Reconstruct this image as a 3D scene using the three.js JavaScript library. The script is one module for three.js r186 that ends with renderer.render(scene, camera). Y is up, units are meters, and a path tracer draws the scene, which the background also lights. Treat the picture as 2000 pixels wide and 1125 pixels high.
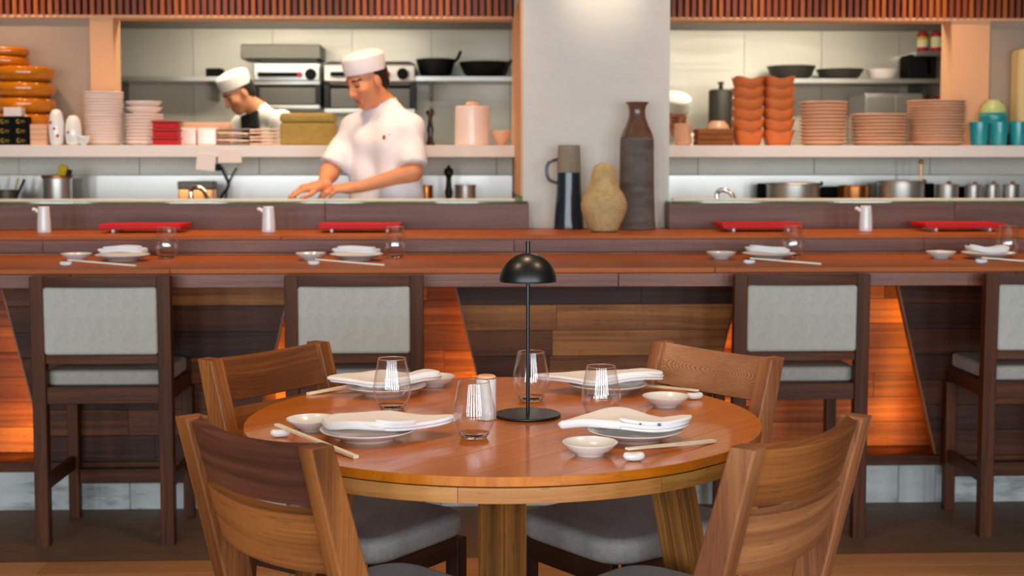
import * as THREE from 'three';
import { RoundedBoxGeometry } from 'three/addons/geometries/RoundedBoxGeometry.js';
import { mergeGeometries, mergeVertices } from 'three/addons/utils/BufferGeometryUtils.js';
import { RectAreaLightUniformsLib } from 'three/addons/lights/RectAreaLightUniformsLib.js';
RectAreaLightUniformsLib.init();

// ------------------------------------------------------------------ camera
const V3 = (x, y, z) => new THREE.Vector3(x, y, z);
const FPX = 2613, EYE = 1.3465, YAW = THREE.MathUtils.degToRad(2), PITCH = THREE.MathUtils.degToRad(3.5);
const AXIS_Y = 320 + FPX * Math.tan(PITCH);          // picture row of the optical axis
const scene = new THREE.Scene();
const camera = new THREE.PerspectiveCamera(2 * Math.atan(562.5 / FPX) * 180 / Math.PI, 2000 / 1125, 0.05, 60);
camera.position.set(0, EYE, 0);
camera.rotation.set(-PITCH, -YAW, 0, 'YXZ');
camera.setViewOffset(2000, 1125, 0, 562.5 - AXIS_Y, 2000, 1125);
camera.focus = 3.0; camera.userData.fStop = 4.2;
scene.add(camera);

// ------------------------------------------------------------------ light
const renderer = new THREE.WebGLRenderer({ antialias: true });
renderer.toneMapping = THREE.LinearToneMapping;
renderer.toneMappingExposure = 1.0;
renderer.shadowMap.enabled = true;
scene.background = new THREE.Color(0.75, 0.88, 1.0);
function areaLight(x, y, z, tx, ty, tz, w, h, color, intensity) {
  const l = new THREE.RectAreaLight(color, intensity, w, h);
  l.position.set(x, y, z); l.lookAt(tx, ty, tz); scene.add(l); return l;
}
// daylight through the seven tall windows behind the camera
const WIN = [-4.2, -2.8, -1.4, 0.0, 1.4, 2.8, 4.2], WW = 0.3, Z_WIN = 2.2;      // window centres and half width
for (const x of WIN) areaLight(x, 1.45, Z_WIN - 0.03, x, 1.45, 0, 2 * WW, 2.2, new THREE.Color(0.87, 0.94, 1.0), 15);
function downlight(x, y, z, tx, ty, tz, color, intensity, angle, penumbra = 0.7, radius = 3) {
  const l = new THREE.SpotLight(color, intensity, 0, angle, penumbra, 2);
  l.position.set(x, y, z); l.target.position.set(tx, ty, tz); l.castShadow = true; l.shadow.radius = radius;
  l.shadow.mapSize.set(1024, 1024); scene.add(l, l.target); return l;
}

// ------------------------------------------------------------------ pixels to places (a pixel gives only a direction)
const FW = V3(Math.sin(YAW) * Math.cos(PITCH), -Math.sin(PITCH), -Math.cos(YAW) * Math.cos(PITCH));
const RT = V3(Math.cos(YAW), 0, Math.sin(YAW)), UPV = RT.clone().cross(FW);
const ray = (px, py) => FW.clone().addScaledVector(RT, (px - 1000) / FPX).addScaledVector(UPV, -(py - AXIS_Y) / FPX);
const atz = (px, py, z) => { const d = ray(px, py); return d.multiplyScalar(z / d.z).add(V3(0, EYE, 0)); };
const aty = (px, py, y) => { const d = ray(px, py); return d.multiplyScalar((y - EYE) / d.y).add(V3(0, EYE, 0)); };

// ------------------------------------------------------------------ random, noise, textures
function rng(seed) { let s = seed >>> 0; return () => { s = (s + 0x6D2B79F5) | 0; let t = Math.imul(s ^ (s >>> 15), 1 | s); t = (t + Math.imul(t ^ (t >>> 7), 61 | t)) ^ t; return ((t ^ (t >>> 14)) >>> 0) / 4294967296; }; }
const R = rng(77);
const hash = (x, y, s) => { let h = Math.imul(x, 374761393) ^ Math.imul(y, 668265263) ^ Math.imul(s, 974634257); h = Math.imul(h ^ (h >>> 13), 1274126177); return ((h ^ (h >>> 16)) >>> 0) / 4294967296; };
function pn(u, v, nu, nv, s) {              // periodic value noise: u, v in 0..1, nu x nv cells
  const x = u * nu, y = v * nv, xi = Math.floor(x), yi = Math.floor(y);
  let fx = x - xi, fy = y - yi; fx = fx * fx * (3 - 2 * fx); fy = fy * fy * (3 - 2 * fy);
  const m = (a, n) => ((a % n) + n) % n, h = (a, b) => hash(m(a, nu), m(b, nv), s);
  return (h(xi, yi) * (1 - fx) + h(xi + 1, yi) * fx) * (1 - fy) + (h(xi, yi + 1) * (1 - fx) + h(xi + 1, yi + 1) * fx) * fy;
}
function tex(w, h, fn, srgb = true) {
  const d = new Uint8Array(w * h * 4);
  for (let j = 0; j < h; j++) for (let i = 0; i < w; i++) {
    const c = fn(i / w, j / h), k = (j * w + i) * 4;
    for (let q = 0; q < 3; q++) d[k + q] = Math.max(0, Math.min(255, Math.round(255 * (Array.isArray(c) ? c[q] : c))));
    d[k + 3] = 255;
  }
  const t = new THREE.DataTexture(d, w, h); t.wrapS = t.wrapT = THREE.RepeatWrapping; t.magFilter = THREE.LinearFilter;
  t.minFilter = THREE.LinearMipmapLinearFilter; t.generateMipmaps = true; t.anisotropy = 8;
  if (srgb) t.colorSpace = THREE.SRGBColorSpace; t.needsUpdate = true; return t;
}
const mix = (a, b, t) => a.map((v, i) => v + (b[i] - v) * t);
const hex = h => [(h >> 16 & 255) / 255, (h >> 8 & 255) / 255, (h & 255) / 255];
// wood: u runs along the grain (one repeat = 1.2 m), v across (0.3 m)
function woodTex(a, b, seed, contrast = 1, blotch = 0.35) {
  const A = hex(a), B = hex(b);
  return tex(512, 256, (u, v) => {
    const warp = (pn(u, v, 3, 3, seed) - 0.5) * 0.09 + (pn(u, v, 7, 6, seed + 1) - 0.5) * 0.03;
    const vv = v + warp;
    const bands = pn(u, vv, 2, 22, seed + 2) * 0.55 + pn(u, vv, 3, 60, seed + 3) * 0.3 + pn(u, vv, 8, 120, seed + 4) * 0.15;
    const pores = pn(u, vv, 40, 128, seed + 5) > 0.83 ? 0.16 : 0;
    const bl = (pn(u, v, 4, 3, seed + 6) - 0.5) * blotch + (pn(u, v, 11, 5, seed + 7) - 0.5) * blotch * 0.5;
    const t = Math.max(0, Math.min(1, 0.5 + (bands - 0.5) * 1.7 * contrast + bl));
    return mix(A, B, t).map(c => c * (1 - pores * contrast));
  });
}
const woodBump = tex(512, 256, (u, v) => { const w = v + (pn(u, v, 3, 3, 5) - 0.5) * 0.08; return 0.5 + (pn(u, w, 6, 90, 6) - 0.5) * 0.5 + (pn(u, w, 40, 128, 7) > 0.8 ? -0.3 : 0); }, false);
function ringTex(a, b) {                    // plain-sawn board with an oval heart figure
  const A = hex(a), B = hex(b);
  return tex(512, 256, (u, v) => {
    const x = (u - 0.5) * 3.2, y = (v - 0.52) * 2.2;
    let r = Math.sqrt(x * x * 0.62 + y * y * 2.6) * 10 + (pn(u, v, 5, 4, 41) - 0.5) * 1.6 + (pn(u, v, 14, 9, 42) - 0.5) * 0.5;
    const f = r - Math.floor(r), line = Math.pow(f, 4) * 0.75;
    const fine = (pn(u, v, 30, 120, 43) - 0.5) * 0.25;
    return mix(A, B, Math.max(0, Math.min(1, 0.22 + line + fine + (pn(u, v, 4, 4, 44) - 0.5) * 0.3)));
  });
}
const fabricTex = (a, b, seed) => { const A = hex(a), B = hex(b); return tex(256, 256, (u, v) => { const w = Math.sin(u * Math.PI * 2 * 64) * Math.sin(v * Math.PI * 2 * 64); return mix(A, B, Math.max(0, Math.min(1, 0.5 + w * 0.22 + (pn(u, v, 64, 128, seed) - 0.5) * 0.7 + (pn(u, v, 10, 10, seed + 1) - 0.5) * 0.3))); }); };
const weaveBump = tex(256, 256, (u, v) => 0.5 + 0.35 * Math.sin(u * Math.PI * 2 * 64) * Math.sin(v * Math.PI * 2 * 64) + (pn(u, v, 128, 128, 9) - 0.5) * 0.3, false);
const speckTex = (a, b, seed, n = 60, pw = 1) => { const A = hex(a), B = hex(b); return tex(256, 256, (u, v) => mix(A, B, Math.pow(pn(u, v, 8, 8, seed) * 0.35 + pn(u, v, n, n, seed + 1) * 0.4 + pn(u, v, 128, 128, seed + 2) * 0.25, pw))); };

const std = (o) => new THREE.MeshStandardMaterial(o);
const phy = (o) => new THREE.MeshPhysicalMaterial(o);
const wood = (a, b, seed, rough = 0.5, o = {}) => phy({ map: woodTex(a, b, seed, o.contrast ?? 1, o.blotch ?? 0.35), roughness: rough, bumpMap: woodBump, bumpScale: o.bump ?? 0.0006, clearcoat: o.coat ?? 0, clearcoatRoughness: o.coatRough ?? 0.3, specularIntensity: o.spec ?? 1 });
const M = {
  tableTop: wood(0xb45e06, 0xdc8414, 11, 0.32, { contrast: 0.55, coat: 0.5, coatRough: 0.1, bump: 0.00012 }),
  tableEdge: wood(0xa4682c, 0xc88e4e, 12, 0.5, { contrast: 0.6 }), tableEdgeB: wood(0x946428, 0xb8843e, 13, 0.5, { contrast: 0.6 }),
  tableLeg: wood(0x52300f, 0x8e5a28, 14, 0.45, { contrast: 1.1 }), tableLegB: wood(0x5a3814, 0x9a6630, 15, 0.45, { contrast: 1.1 }),
  chair: wood(0x5e3214, 0x9c5e2c, 21, 0.45, { contrast: 0.75, blotch: 0.8 }), chairDark: wood(0x42221a, 0x6c3c2a, 22, 0.42, { contrast: 0.6, blotch: 0.5 }), chairPale: wood(0x784628, 0xae7448, 23, 0.5, { contrast: 0.7, blotch: 0.7 }),
  chairRing: phy({ map: ringTex(0x84502e, 0xd0a27a), roughness: 0.5, bumpMap: woodBump, bumpScale: 0.0004 }),
  stool: wood(0x3e1e0a, 0x603214, 31, 0.5, { contrast: 0.8, spec: 0.5 }), frameDark: wood(0x2c1710, 0x442418, 32, 0.5),
  counter: wood(0x663826, 0x8a523c, 41, 0.42, { contrast: 0.8, blotch: 0.5 }), counterTopLit: wood(0x9a480a, 0xb86012, 42, 0.45, { contrast: 0.5, spec: 0.6 }),  // tops are the same walnut, warm lamp light painted into their orange colour
  board: wood(0x5c3c32, 0x7a5648, 43, 0.5, { contrast: 0.7 }),
  plank: [wood(0x46220f, 0x6e3e1e, 51, 0.5, { spec: 0.5 }), wood(0x7c4820, 0xac6e36, 52, 0.5, { blotch: 0.6, spec: 0.5 }), wood(0x3a190c, 0x5a2c16, 53, 0.5, { spec: 0.5 }), wood(0x5c3014, 0x8c5426, 54, 0.5, { blotch: 0.7, spec: 0.5 }), wood(0x2e160d, 0x4a2616, 55, 0.5, { spec: 0.5 })],
  slat: [wood(0x9a460a, 0xb85c14, 61, 0.5), wood(0x84380c, 0xa04c14, 62, 0.5), wood(0xa8560e, 0xc87020, 63, 0.5), wood(0x742e10, 0x8e4216, 64, 0.5)],
  seat: phy({ map: fabricTex(0x8e8c88, 0xaeaca8, 71), roughness: 0.95, bumpMap: weaveBump, bumpScale: 0.0008, sheen: 0.2 }),
  pad: phy({ map: fabricTex(0xa6a59c, 0xc4c4bc, 72), roughness: 0.95, bumpMap: weaveBump, bumpScale: 0.0006 }),
  seatStool: phy({ map: fabricTex(0x9a948c, 0xb6b0a8, 73), roughness: 0.95, bumpMap: weaveBump, bumpScale: 0.0006 }),
  floorDark: std({ map: speckTex(0x66503c, 0x84684e, 81, 30), roughness: 0.62 }), floorBoard: [wood(0xb8804e, 0xd09a68, 82, 0.5, { contrast: 0.5 }), wood(0xac7444, 0xc68e5a, 83, 0.5, { contrast: 0.5 }), wood(0xc08a5a, 0xd8a474, 84, 0.5, { contrast: 0.5 })],
  marble: std({ map: tex(256, 256, (u, v) => { const c = pn(u, v, 3, 4, 91) * 0.45 + pn(u, v, 9, 10, 92) * 0.3 + pn(u, v, 40, 40, 90) * 0.25, w = pn(u, v, 6, 6, 93) * 0.5 + pn(u, v, 17, 15, 89) * 0.35 + pn(u, v, 60, 60, 88) * 0.15, k = Math.max(0, w - 0.6) * 0.9; return mix([0.66, 0.69, 0.69], [0.84, 0.85, 0.84], c).map(q => q - k); }), roughness: 0.55 }),
  plaster: std({ map: speckTex(0xccccc6, 0xd4d4ce, 94, 40), roughness: 0.92 }), beige: std({ color: 0xa59583, roughness: 0.92 }), trimPaint: std({ color: 0xe0ac7e, roughness: 0.6 }), ceilingPaint: std({ color: 0x7c7064, roughness: 0.95 }), roomWall: std({ color: 0x766a60, roughness: 0.95 }),
  shelf: std({ color: 0xe6dcd4, roughness: 0.45 }), tile: std({ map: speckTex(0xc8c4b6, 0xd2cec0, 95, 20), roughness: 0.35 }), grout: std({ color: 0x8a8880, roughness: 0.9 }),
  steel: std({ color: 0xc8c6c0, metalness: 0.9, roughness: 0.38 }), steelWall: phy({ color: 0xdcd6c6, metalness: 0.35, roughness: 0.4, bumpMap: tex(64, 512, (u, v) => pn(u, v, 3, 3, 96) * 0.6 + pn(u, v, 2, 250, 97) * 0.4, false), bumpScale: 0.0015 }),
  steelDark: std({ color: 0x66625a, metalness: 0.8, roughness: 0.5 }), chrome: std({ color: 0xe6e0d6, metalness: 1, roughness: 0.14 }), copper: std({ color: 0xd08a50, metalness: 1, roughness: 0.25 }), iron: std({ color: 0x161412, metalness: 0.4, roughness: 0.45 }),
  black: std({ color: 0x0d0e0f, roughness: 0.42 }), blackMatte: phy({ color: 0x100e0c, roughness: 0.8, specularIntensity: 0.3 }), lampBlack: phy({ color: 0x0e1214, roughness: 0.38, metalness: 0.2, clearcoat: 0.3, clearcoatRoughness: 0.3 }),
  porcelain: phy({ color: 0xe9ebea, roughness: 0.22, clearcoat: 0.5, clearcoatRoughness: 0.1 }), linen: phy({ color: 0xeef0f4, roughness: 0.95, sheen: 0.3, bumpMap: weaveBump, bumpScale: 0.0002 }), linenBlue: std({ color: 0x5f76a0, roughness: 0.9 }),
  bamboo: wood(0xe8dcbc, 0xf6ecd4, 101, 0.6, { contrast: 0.4 }), red: phy({ color: 0xcc1016, roughness: 0.5, specularIntensity: 0.5 }), redDull: std({ color: 0xa81c20, roughness: 0.5 }),
  glassWall: phy({ color: 0xffffff, roughness: 0.01, transmission: 1, thickness: 0, ior: 1.75 }), glass: phy({ color: 0xffffff, roughness: 0.01, transmission: 1, thickness: 0.004, ior: 1.5 }), slabGlass: phy({ color: 0xd8efe0, roughness: 0.04, transmission: 1, thickness: 0.02, ior: 1.5, attenuationColor: new THREE.Color(0.35, 0.75, 0.55), attenuationDistance: 0.12 }), pane: phy({ color: 0xffffff, roughness: 0.02, transmission: 1, thickness: 0, ior: 1.5 }),
  amber: phy({ color: 0xd07a10, roughness: 0.16, clearcoat: 0.7, clearcoatRoughness: 0.06 }), orangeBowl: phy({ map: speckTex(0xc8642a, 0xd87838, 111, 60), roughness: 0.5 }), creamPlate: phy({ color: 0xe0b898, roughness: 0.35, clearcoat: 0.3 }), whitePlate: phy({ color: 0xf0e2da, roughness: 0.3, clearcoat: 0.3 }), turquoise: phy({ color: 0x18929e, roughness: 0.3, clearcoat: 0.4 }), paleGreen: phy({ color: 0xb8cc8a, roughness: 0.35 }),
  basket: std({ map: speckTex(0x8a7434, 0xb09a4e, 112, 50), roughness: 0.8 }), wicker: std({ map: speckTex(0x6a3a14, 0x9a6026, 113, 60), roughness: 0.8 }), paper: std({ color: 0xeadcd4, roughness: 0.9 }), card: std({ color: 0xe6b490, roughness: 0.8 }), straw: std({ color: 0xd8c48c, roughness: 0.8 }),
  jugBlue: phy({ color: 0x1c2c36, roughness: 0.25, clearcoat: 0.5 }), jugTan: std({ map: speckTex(0x7c7464, 0x948a78, 114, 70), roughness: 0.8 }), gourd: std({ map: speckTex(0xa08654, 0xd0b884, 115, 40, 0.8), roughness: 0.75 }), vaseGrey: std({ map: tex(256, 256, (u, v) => mix(hex(0x4a4440), hex(0x6e6660), pn(u, v, 8, 60, 116) * 0.6 + pn(u, v, 60, 90, 117) * 0.4)), roughness: 0.7, bumpMap: tex(64, 256, (u, v) => pn(u, v, 2, 50, 118), false), bumpScale: 0.003 }), vaseBronze: phy({ map: speckTex(0x4a3426, 0x7c6048, 119, 60), roughness: 0.28, clearcoat: 0.5 }),
  cloth: phy({ color: 0xeeeaec, roughness: 0.92, sheen: 0.3 }), clothWarm: phy({ color: 0xf2ece0, roughness: 0.92 }), apron: std({ color: 0x1c1c20, roughness: 0.9 }), skin: phy({ color: 0xffffff, vertexColors: true, roughness: 0.5 }), hair: std({ color: 0x18110d, roughness: 0.6 }),
  yellow: std({ color: 0xd8b420, roughness: 0.8 }), rubber: std({ color: 0x121212, roughness: 0.7 }), mill: phy({ color: 0x24160e, roughness: 0.3, clearcoat: 0.4 }), gold: std({ color: 0xb08c34, roughness: 0.4, metalness: 0.4 }), labelCream: std({ color: 0xe8dcb0, roughness: 0.7 }),
  led: std({ color: 0x201008, emissive: new THREE.Color(1.0, 0.4, 0.07), emissiveIntensity: 3 }), lampGlow: std({ color: 0xffffff, emissive: new THREE.Color(1.0, 0.78, 0.55), emissiveIntensity: 4 }), tubeGlow: std({ color: 0xffffff, emissive: new THREE.Color(1.0, 0.93, 0.8), emissiveIntensity: 2 }),
};

// ------------------------------------------------------------------ builders
const used = {};
function numbered(name) { const n = used[name] = (used[name] ?? -1) + 1; return n ? `${name}_${String(n).padStart(3, '0')}` : name; }
function mesh(name, geo, mat, parent) {
  const m = new THREE.Mesh(geo, mat); m.name = name; m.castShadow = m.receiveShadow = true; (parent || scene).add(m); return m;
}
function part(parent, name, geo, mat, pos, rot) { const m = mesh(name, geo, mat, parent); if (pos) m.position.set(...pos); if (rot) m.rotation.set(...rot); return m; }
function thing(name, label, category, pos = [0, 0, 0], turn = 0, group) {
  const g = new THREE.Group(); g.name = numbered(name); g.position.set(...pos); g.rotation.y = turn; g.userData = { label, category };
  if (group) g.userData.group = group; scene.add(g); return g;
}
function single(name, geo, mat, label, category, pos, rot, group) {
  const m = mesh(numbered(name), geo, mat); if (pos) m.position.set(...pos); if (rot) m.rotation.set(...rot); m.userData = { label, category }; if (group) m.userData.group = group; return m;
}
function struct(name, geo, mat, pos) { const m = mesh(name, geo, mat); if (pos) m.position.set(...pos); m.userData = { kind: 'structure' }; return m; }
function sgroup(name) { const g = new THREE.Group(); g.name = name; g.userData = { kind: 'structure' }; scene.add(g); return g; }
function dup(src, pos, turn, label, group) { const c = src.clone(); c.name = numbered(src.name.replace(/_\d\d\d$/, '')); c.position.set(...pos); c.rotation.y = turn; c.userData = { ...src.userData, label }; if (group) c.userData.group = group; scene.add(c); return c; }

// texture coordinates in metres: grain along axis ('x' | 'y' | 'z')
function grain(geo, axis = 'x', su = 1.2, sv = 0.3) {
  const g = geo.index ? geo.toNonIndexed() : geo, p = g.attributes.position, n = p.count, uv = new Float32Array(n * 2), ou = R(), ov = R();
  const A = V3(), B = V3(), C = V3(), ax = 'xyz'.indexOf(axis);
  for (let i = 0; i < n; i += 3) {
    A.fromBufferAttribute(p, i); B.fromBufferAttribute(p, i + 1); C.fromBufferAttribute(p, i + 2);
    const nn = B.clone().sub(A).cross(C.clone().sub(A)), a = [Math.abs(nn.x), Math.abs(nn.y), Math.abs(nn.z)], d = a.indexOf(Math.max(...a));
    let k = [0, 1, 2].filter(q => q !== d), iu, iv;
    if (k.includes(ax)) { iu = ax; iv = k.find(q => q !== ax); } else { iu = k[0]; iv = k[1]; }
    for (const [j, P] of [[i, A], [i + 1, B], [i + 2, C]]) { const c = [P.x, P.y, P.z]; uv[2 * j] = c[iu] / (d === ax ? sv : su) + ou; uv[2 * j + 1] = c[iv] / sv + ov; }
  }
  g.setAttribute('uv', new THREE.BufferAttribute(uv, 2)); return g;
}
const box = (w, h, d, axis = 'x', x = 0, y = 0, z = 0) => grain(new THREE.BoxGeometry(w, h, d).translate(x, y, z), axis);
const rbox = (w, h, d, r = 0.004, axis = 'x', x = 0, y = 0, z = 0, seg = 2) => grain(new RoundedBoxGeometry(w, h, d, seg, Math.min(r, w / 2.01, h / 2.01, d / 2.01)).translate(x, y, z), axis);
const bx = (x0, x1, y0, y1, z0, z1, axis = 'x', r = 0) => (r ? rbox : (w, h, d, _r, a, x, y, z) => box(w, h, d, a, x, y, z))(x1 - x0, y1 - y0, Math.abs(z1 - z0), r, axis, (x0 + x1) / 2, (y0 + y1) / 2, (z0 + z1) / 2);
const lathe = (pts, seg = 40) => new THREE.LatheGeometry(pts.map(p => new THREE.Vector2(p[0], p[1])), seg);
const cyl = (r0, r1, h, seg = 24, y = 0) => new THREE.CylinderGeometry(r1, r0, h, seg).translate(0, y + h / 2, 0);
const tube = (pts, r, seg = 20, rad = 8) => new THREE.TubeGeometry(new THREE.CatmullRomCurve3(pts.map(p => V3(...p))), seg, r, rad);
function ext(pts, depth, bevel = 0, axis = 'x') {
  const s = new THREE.Shape(pts.map(p => new THREE.Vector2(p[0], p[1])));
  return grain(new THREE.ExtrudeGeometry(s, { depth, bevelEnabled: bevel > 0, bevelThickness: bevel, bevelSize: bevel, bevelOffset: -bevel, bevelSegments: 2, curveSegments: 12 }), axis);
}
function rrect(w, d, r) { const s = new THREE.Shape(), x = w / 2, y = d / 2; s.moveTo(-x + r, -y); s.lineTo(x - r, -y); s.quadraticCurveTo(x, -y, x, -y + r); s.lineTo(x, y - r); s.quadraticCurveTo(x, y, x - r, y); s.lineTo(-x + r, y); s.quadraticCurveTo(-x, y, -x, y - r); s.lineTo(-x, -y + r); s.quadraticCurveTo(-x, -y, -x + r, -y); return s; }
// padded slab (seat): rounded outline, soft edge, slightly domed, base at y = 0
function pad(w, d, h, r, bev, dome = 0.01) {
  const g = new THREE.ExtrudeGeometry(rrect(w - 2 * bev, d - 2 * bev, r), { depth: Math.max(0.001, h - bev * 1.4), bevelEnabled: true, bevelThickness: bev * 0.7, bevelSize: bev, bevelSegments: 6, curveSegments: 8, steps: 1 });
  g.rotateX(-Math.PI / 2).translate(0, bev * 0.7, 0);
  const p = g.attributes.position; for (let i = 0; i < p.count; i++) if (p.getY(i) > h * 0.6) p.setY(i, p.getY(i) + dome * Math.max(0, 1 - (2 * p.getX(i) / w) ** 2) * Math.max(0, 1 - (2 * p.getZ(i) / d) ** 2));
  return grain(g, 'x', 0.12, 0.12);
}
// board along x, bent: the middle is pushed by bow along z
function bent(w, h, t, bow, r = 0.004) {
  const g = new THREE.BoxGeometry(w, h, t, 16, 1, 1), p = g.attributes.position;
  for (let i = 0; i < p.count; i++) { const k = 1 - (2 * p.getX(i) / w) ** 2; p.setZ(i, p.getZ(i) + bow * k); }
  g.computeVertexNormals(); return grain(g, 'x');
}
const merge = (list) => mergeGeometries(list.map(g => { const q = g.index ? g.toNonIndexed() : g; for (const k of Object.keys(q.attributes)) if (!['position', 'normal', 'uv'].includes(k)) q.deleteAttribute(k); return q; }));
const mv = (g, x, y, z) => g.translate(x, y, z);

// ================================================================== the room
const Z_PASS = -7.2, Z_BACK = -9.6, XL = -5, XR = 6, CEIL = 2.9, KF = 0.2;
struct('floor', bx(XL, XR, -0.1, 0, Z_WIN + 0.15, -7.4), M.floorDark);
{ // timber boards of the dining area, their far edge parallel to the bar
  const g = sgroup('floor_boards'), len = 1.3, w = 0.135;
  for (let r = 0; r < 17; r++) {
    const z0 = -4.49 + r * w; let x = -3.1 - R() * len;
    while (x < 3.4) { part(g, 'board', bx(x + 0.001, x + len - 0.001, 0, 0.006, z0 + 0.001, z0 + w - 0.001), M.floorBoard[Math.floor(R() * 3)]); x += len; }
  }
}
struct('floor_kitchen', bx(XL, XR, 0, KF, -6.25, Z_BACK), M.floorDark);
struct('ceiling', bx(XL, XR, CEIL, CEIL + 0.15, Z_WIN + 0.15, Z_BACK - 0.2), M.ceilingPaint);
struct('wall_left', bx(XL - 0.15, XL, 0, CEIL, Z_WIN + 0.15, Z_BACK - 0.2), M.roomWall);
struct('wall_right', bx(XR, XR + 0.15, 0, CEIL, Z_WIN + 0.15, Z_BACK - 0.2), M.roomWall);
{ // window wall behind the camera
  const g = sgroup('wall_front'), z0 = Z_WIN, z1 = Z_WIN + 0.15; let x = XL;
  for (const c of WIN) { part(g, 'pier', bx(x, c - WW, 0, CEIL, z0, z1), M.roomWall); x = c + WW; }
  part(g, 'pier', bx(x, XR, 0, CEIL, z0, z1), M.roomWall);
  part(g, 'sill_wall', bx(XL, XR, 0, 0.32, z0 + 0.001, z1 - 0.001), M.roomWall); part(g, 'lintel', bx(XL, XR, 2.58, CEIL, z0 + 0.001, z1 - 0.001), M.roomWall);
  WIN.forEach((c, i) => {
    const w = sgroup(`window_${i + 1}`);
    part(w, 'pane', bx(c - WW + 0.03, c + WW - 0.03, 0.36, 2.55, Z_WIN + 0.07, Z_WIN + 0.076), M.pane);
    for (const s of [-1, 1]) part(w, 'jamb', bx(c + s * (WW - 0.015) - 0.015, c + s * (WW - 0.015) + 0.015, 0.32, 2.58, Z_WIN + 0.03, Z_WIN + 0.12), M.frameDark);
    part(w, 'head', bx(c - WW, c + WW, 2.55, 2.58, Z_WIN + 0.03, Z_WIN + 0.12), M.frameDark); part(w, 'sill', bx(c - WW, c + WW, 0.32, 0.36, Z_WIN + 0.02, Z_WIN + 0.14), M.frameDark);
  });
}
struct('wall_back', bx(XL, XR, 0, CEIL, Z_BACK, Z_BACK - 0.15), M.grout);
{ // stainless cladding sheets of the kitchen wall
  const g = sgroup('wall_cladding');
  for (let x = -3.6; x < 4.4; x += 0.56) part(g, 'panel', bx(x + 0.002, x + 0.558, KF, CEIL, Z_BACK + 0.001, Z_BACK + 0.012), M.steelWall);
}
// the plastered column in front of the pass
const colA = atz(1021, 300, -6.07).x, colB = atz(1307, 300, -6.07).x;
struct('wall_column', bx(colA, colB, 0, CEIL, -6.072, Z_PASS), M.plaster);
// pass wall: half wall below the shelf, side walls, slatted band above
const oL = atz(223, 100, Z_PASS).x, oR = atz(1855, 100, Z_PASS).x, pL = atz(178, 100, Z_PASS).x, pR = atz(1930, 100, Z_PASS).x;
const yHead = atz(1000, 39, Z_PASS).y, ZSF = -6.8, yShelf = atz(1000, 284, ZSF).y, yShelf0 = atz(1000, 307, ZSF).y, yTile = atz(1000, 342, Z_PASS).y;
struct('wall_pass_left', bx(XL, oL - 0.01, 0, CEIL, Z_PASS - 0.001, Z_PASS - 0.12), M.beige);
struct('wall_pass_right', bx(oR + 0.01, XR, 0, CEIL, Z_PASS - 0.001, Z_PASS - 0.12), M.beige);
struct('wall_pass_low', bx(oL + 0.001, oR - 0.001, 0, yShelf, Z_PASS - 0.02, Z_PASS - 0.12), M.grout);
struct('wall_pass_high', bx(oL, oR, yHead + 0.015, CEIL, Z_PASS - 0.02, Z_PASS - 0.12), M.frameDark);
struct('trim_1', bx(pL, oL, yShelf, yHead, Z_PASS + 0.02, Z_PASS - 0.13), M.trimPaint);
struct('trim_2', bx(oR, pR, yShelf, yHead, Z_PASS + 0.02, Z_PASS - 0.13), M.trimPaint);
struct('trim_7', bx(colA - 0.008, colA - 0.0005, 1.2, yHead, -6.085, Z_PASS - 0.001), M.trimPaint);
struct('trim_3', bx(XL, colA - 0.009, yHead, yHead + 0.015, Z_PASS + 0.035, Z_PASS - 0.12), M.trimPaint);
struct('trim_4', bx(colB + 0.002, XR, yHead, yHead + 0.015, Z_PASS + 0.035, Z_PASS - 0.12), M.trimPaint);
{ // wall tiles under the shelf and the steel splashback below them
  const g = sgroup('wall_tiles'), step = 230 / FPX * 7.2;
  for (const [px0, a, b] of [[37, XL + 1.8, colA - 0.009], [1363, colB + 0.002, XR - 1.8]]) {
    let x = atz(px0, 320, Z_PASS).x; while (x > a) x -= step;
    for (; x < b; x += step) { const l = Math.max(a, x + 0.002), r = Math.min(b, x + step - 0.002); if (r - l > 0.02) part(g, 'tile', bx(l, r, yTile + 0.002, yShelf0 + 0.002, Z_PASS, Z_PASS - 0.018), M.tile); }
    part(g, 'splashback', bx(a, b, 1.0, yTile - 0.002, Z_PASS + 0.006, Z_PASS - 0.018), M.steel);
  }
}
{ // vertical timber slats above the pass
  const slat = box(0.02, CEIL - yHead - 0.015, 0.045, 'y'), pitch = 13.3 / FPX * 7.18;
  for (const [nm, a, b] of [['trim_5', XL + 2.5, colA - 0.009], ['trim_6', colB + 0.004, XR - 2.5]]) {
    const g = sgroup(nm); part(g, 'backing', bx(a, b, yHead + 0.015, CEIL, Z_PASS, Z_PASS - 0.018), M.frameDark);
    for (let x = b - 0.014; x > a; x -= pitch) part(g, 'slat', slat, M.slat[Math.floor(R() * 4)], [x, (CEIL + yHead + 0.015) / 2, Z_PASS + 0.0235]);
  }
}

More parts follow.
